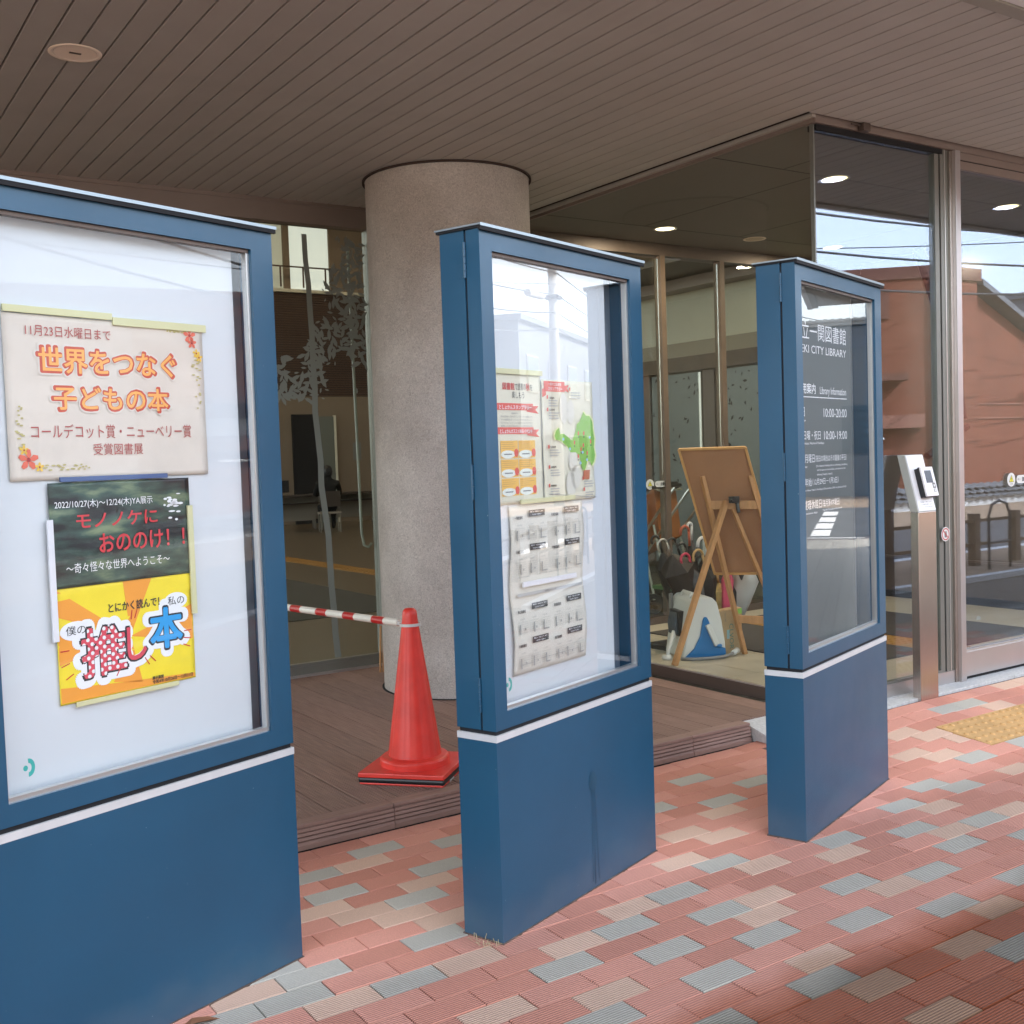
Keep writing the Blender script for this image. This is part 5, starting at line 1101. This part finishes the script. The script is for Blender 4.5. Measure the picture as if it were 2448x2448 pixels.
B(26.2, 28.2, -8.245, -8.2, .5, 1.7).build('window', mat('street_window', (.06, .08, .09)), bG)
tw = thing('tiled_wall', 'low garden wall capped with grey wavy roof tiles in front of the brown houses', 'wall')
B(12, 34, -7.55, -7.35, -.05, .18).build('base', CONC, tw)
m = MB()
for r_i in range(3):
    zz_ = .20+.10*r_i; k = 0; x = 12.0
    while x < 34:
        m.add([(x, -7.33+.05*(2-r_i), zz_), (x+.14, -7.30+.05*(2-r_i), zz_-.03), (x+.27, -7.33+.05*(2-r_i), zz_+.02), (x+.27, -7.55, zz_+.09), (x+.14, -7.55, zz_+.05), (x, -7.55, zz_+.08)], [(0, 1, 4, 5), (1, 2, 3, 4)]); x += .27
o = m.build('tiles', ROOFT, tw); o.modifiers.new('s', 'SOLIDIFY').thickness = .02; o['kind'] = 'stuff'
def house(x0, x1, y0, y1, h, wallm, label, roofm=ROOFT, gable=0, win=True, name='house'):
    t = thing(name, label, 'house')
    B(x0, x1, y0, y1, -.05, h).build('wall', wallm, t)
    if gable: m = MB(); Mx = Matrix(((0, 1, 0, 0), (1, 0, 0, 0), (0, 0, 1, 0), (0, 0, 0, 1))); m.prism([(y0-.5, h-.05), (y1+.5, h-.05), ((y0+y1)/2, h+gable)], x0-.4, x1+.4, 0, Mx); m.build('roof', roofm, t)
    else: B(x0-.15, x1+.15, y0-.15, y1+.15, h+.001, h+.18).build('roof', roofm, t)
    if win:
        k = x0+.8
        while k < x1-1.4:
            for zz_ in ([1.0] if h < 4.6 else [1.0, 3.6]):
                if zz_+1.2 < h: f_ = B(k-.06, k+1.26, y1, y1+.05, zz_-.06, zz_+1.16).build('window', ALU, t); B(k, k+1.2, y1+.0505, y1+.06, zz_, zz_+1.1).build('pane', MATS['street_window'], f_)
            k += 2.6
    return t
house(6.5, 16.4, -15, -8.6, 4.15, GRWALL, 'low grey rendered house across the street, mirrored in the left notice case', GRWALL)
house(-14, 5.2, -16, -8.8, 4.4, mat('tan_render', (.22, .20, .17), .9), 'tan house across the street behind the photographer', ROOFT, 1.2)
house(32.5, 52, -15, -6.6, 5.8, mat('pale_render', (.16, .17, .185), .9), 'pale two storey house farther up the street, mirrored in the middle notice case', GRWALL)
hd = house(33, 44, -3.0, 9.5, 4.95, mat('dark_render', (.16, .17, .17), .9), 'dark house with a corrugated roof beyond the side road, mirrored in the right notice case', CORR)
m = MB()
for k in range(60): m.box(32.7, 33.0, -3.1+k*.21, -3.1+k*.21+.11, 5.05, 5.14)
m.build('corrugation', CORR, hd); B(32.96, 33.0, .2, 6, 4.3, 4.9).build('gable_panel', mat('pale_render', (.5, .5, .5)), hd)
B(32.95, 32.995, 2.4, 4.2, 1.2, 2.6).build('window', MATS['street_window'], hd)
struct(B(-60, 60, -8.7, -4.41, -.05, -.008).build('far_verge', SAND)); 
struct(B(8.6, 16.8, -.95, .72, .0, .022).build('sandy_strip', SAND)); struct(B(8.5, 16.85, .73, .83, -.02, .06).build('strip_kerb', STONE))
# fence rails and posts on the sandy strip
fe = thing('low_fence', 'low wooden post and rail fence on the sandy strip beside the road', 'fence')
for k in range(10): B(9.0+k*.8, 9.1+k*.8, -.05, .05, .022, .62).build('post', WOODF, fe)
for z_ in (.25, .52): B(8.95, 16.4, -.02, .02, z_, z_+.035).build('rail', WOODF, fe)
for k in range(3):
    t = thing('bicycle_hoop', 'black metal bicycle hoop on the sandy strip, number %s from the entrance' % ('one', 'two', 'three')[k] if False else ('black metal bicycle hoop nearest the photographer', 'black metal bicycle hoop in the middle of three', 'black metal bicycle hoop farthest along the strip')[k], 'bicycle stand', (11.2+k*1.1, .35, .022), 0, 'bicycle hoops')
    m = MB(); m.tube([(0, 0, 0), (0, 0, .6), (.06, 0, .72), (.2, 0, .76), (.34, 0, .72), (.4, 0, .6), (.4, 0, 0)], .016, 8); m.tube([(0, 0, .3), (.4, 0, .3)], .012, 8); m.build('hoop', BLKP, t)
# poles and wires
def pole(u, v, label):
    t = thing('utility_pole', label, 'utility pole', (u, v, 0), 0, 'utility poles along the street')
    m = MB(); m.lathe([(.17, -.1), (.11, 9.5)], 20); m.build('pole', CONC, t, smooth=True)
    B(-.7, .7, -.04, .04, 8.4, 8.48).build('crossarm', STEELD, t); B(-.25, .25, -.22, .22, 5.88, 5.97).build('bracket', BLACK, t)
    m = MB(); m.lathe([(.2, 6.9), (.2, 7.7)], 16, (.0, .34)); m.build('transformer', CONC, t)
    return t
pole(29.3, -4.55, 'concrete utility pole across the street, mirrored in the middle notice case'); pole(-3.0, -4.55, 'concrete utility pole behind the photographer'); pole(61, -4.55, 'distant concrete utility pole far along the street')
def wire(a, b_, sag, r=.014, label='black overhead wire', nm='overhead_wire'):
    a, b_ = Vector(a), Vector(b_); m = MB(); m.tube([a.lerp(b_, q/14)-Vector((0, 0, sag*4*(q/14)*(1-q/14))) for q in range(15)], r, 6); o = m.build(nm, CABLE); tag(o, label, 'wire', 'overhead wires along the street')
for i, (z_, dv) in enumerate(((8.5, .6), (8.5, -.6), (8.5, 0), (6.6, .15), (6.0, .12), (5.5, .1), (5.05, .1))):
    wn = ('topmost overhead wire on the road side', 'topmost overhead wire on the house side', 'topmost overhead wire in the middle', 'second highest overhead wire', 'third highest overhead wire', 'second lowest thick overhead wire', 'lowest thick overhead wire')[i]
    wire((-40, -4.55+dv, z_), (-3, -4.55+dv, z_), .5, .016, wn+' behind the photographer'); wire((-3, -4.55+dv, z_), (29.3, -4.55+dv, z_), .45+.1*i, .016 if i < 4 else .022, wn+' crossing the reflected sky'); wire((29.3, -4.55+dv, z_), (61, -4.55+dv, z_), .5, .016, wn+' far along the street')
wire((29.3, -4.4, 6.3), (9, -9.5, 5.2), .3, .012, 'thin wire slanting to the low grey house'); wire((29.3, -4.4, 6.9), (14, -9.5, 6.6), .3, .012, 'thin upper wire slanting across the reflected sky'); wire((29.3, -4.6, 7.2), (34, 2, 5.2), .2, .012, 'thin wire running to the corrugated roof')
m = MB(); m.tube([(26.6, -4.5, 5.72), (28.0, -4.5, 5.80)], .10, 12); o = m.build('cable_splice', CONC); tag(o, 'fat grey cable splice hanging on the wires left of the pole', 'cable splice')
# small things on the ground
m = MB(); lf_ = [(0, 0), (.03, .012), (.07, .008), (.10, -.004), (.06, -.018), (.02, -.014)]
m.add([(x, y, .006+.010*math.sin(x*40)) for x, y in lf_], [tuple(range(6))]); o = m.build('dead_leaf', mat('leaf_brown', (.20, .085, .04), .8), loc=(.80, 2.83, .004)); o.modifiers.new('s', 'SOLIDIFY').thickness = .0006; tag(o, 'curled brown dead leaf against the foot of the left notice case', 'leaf')
rnd = random.Random(9); m = MB()
for k in range(26):
    x, y = 1.70+rnd.uniform(-.03, .03), 2.78+rnd.uniform(-.06, .05); a = rnd.uniform(0, PI); l_ = rnd.uniform(.008, .02); m.beam((x, y, .006), (x+l_*math.cos(a), y+l_*math.sin(a), .006+rnd.uniform(.002, .018)), .0016, .0006)
o = m.build('dry_grass', mat('straw', (.42, .34, .2), .9)); o['kind'] = 'stuff'; tag(o, 'wisps of dry grass at the corner of the middle notice case', 'grass')
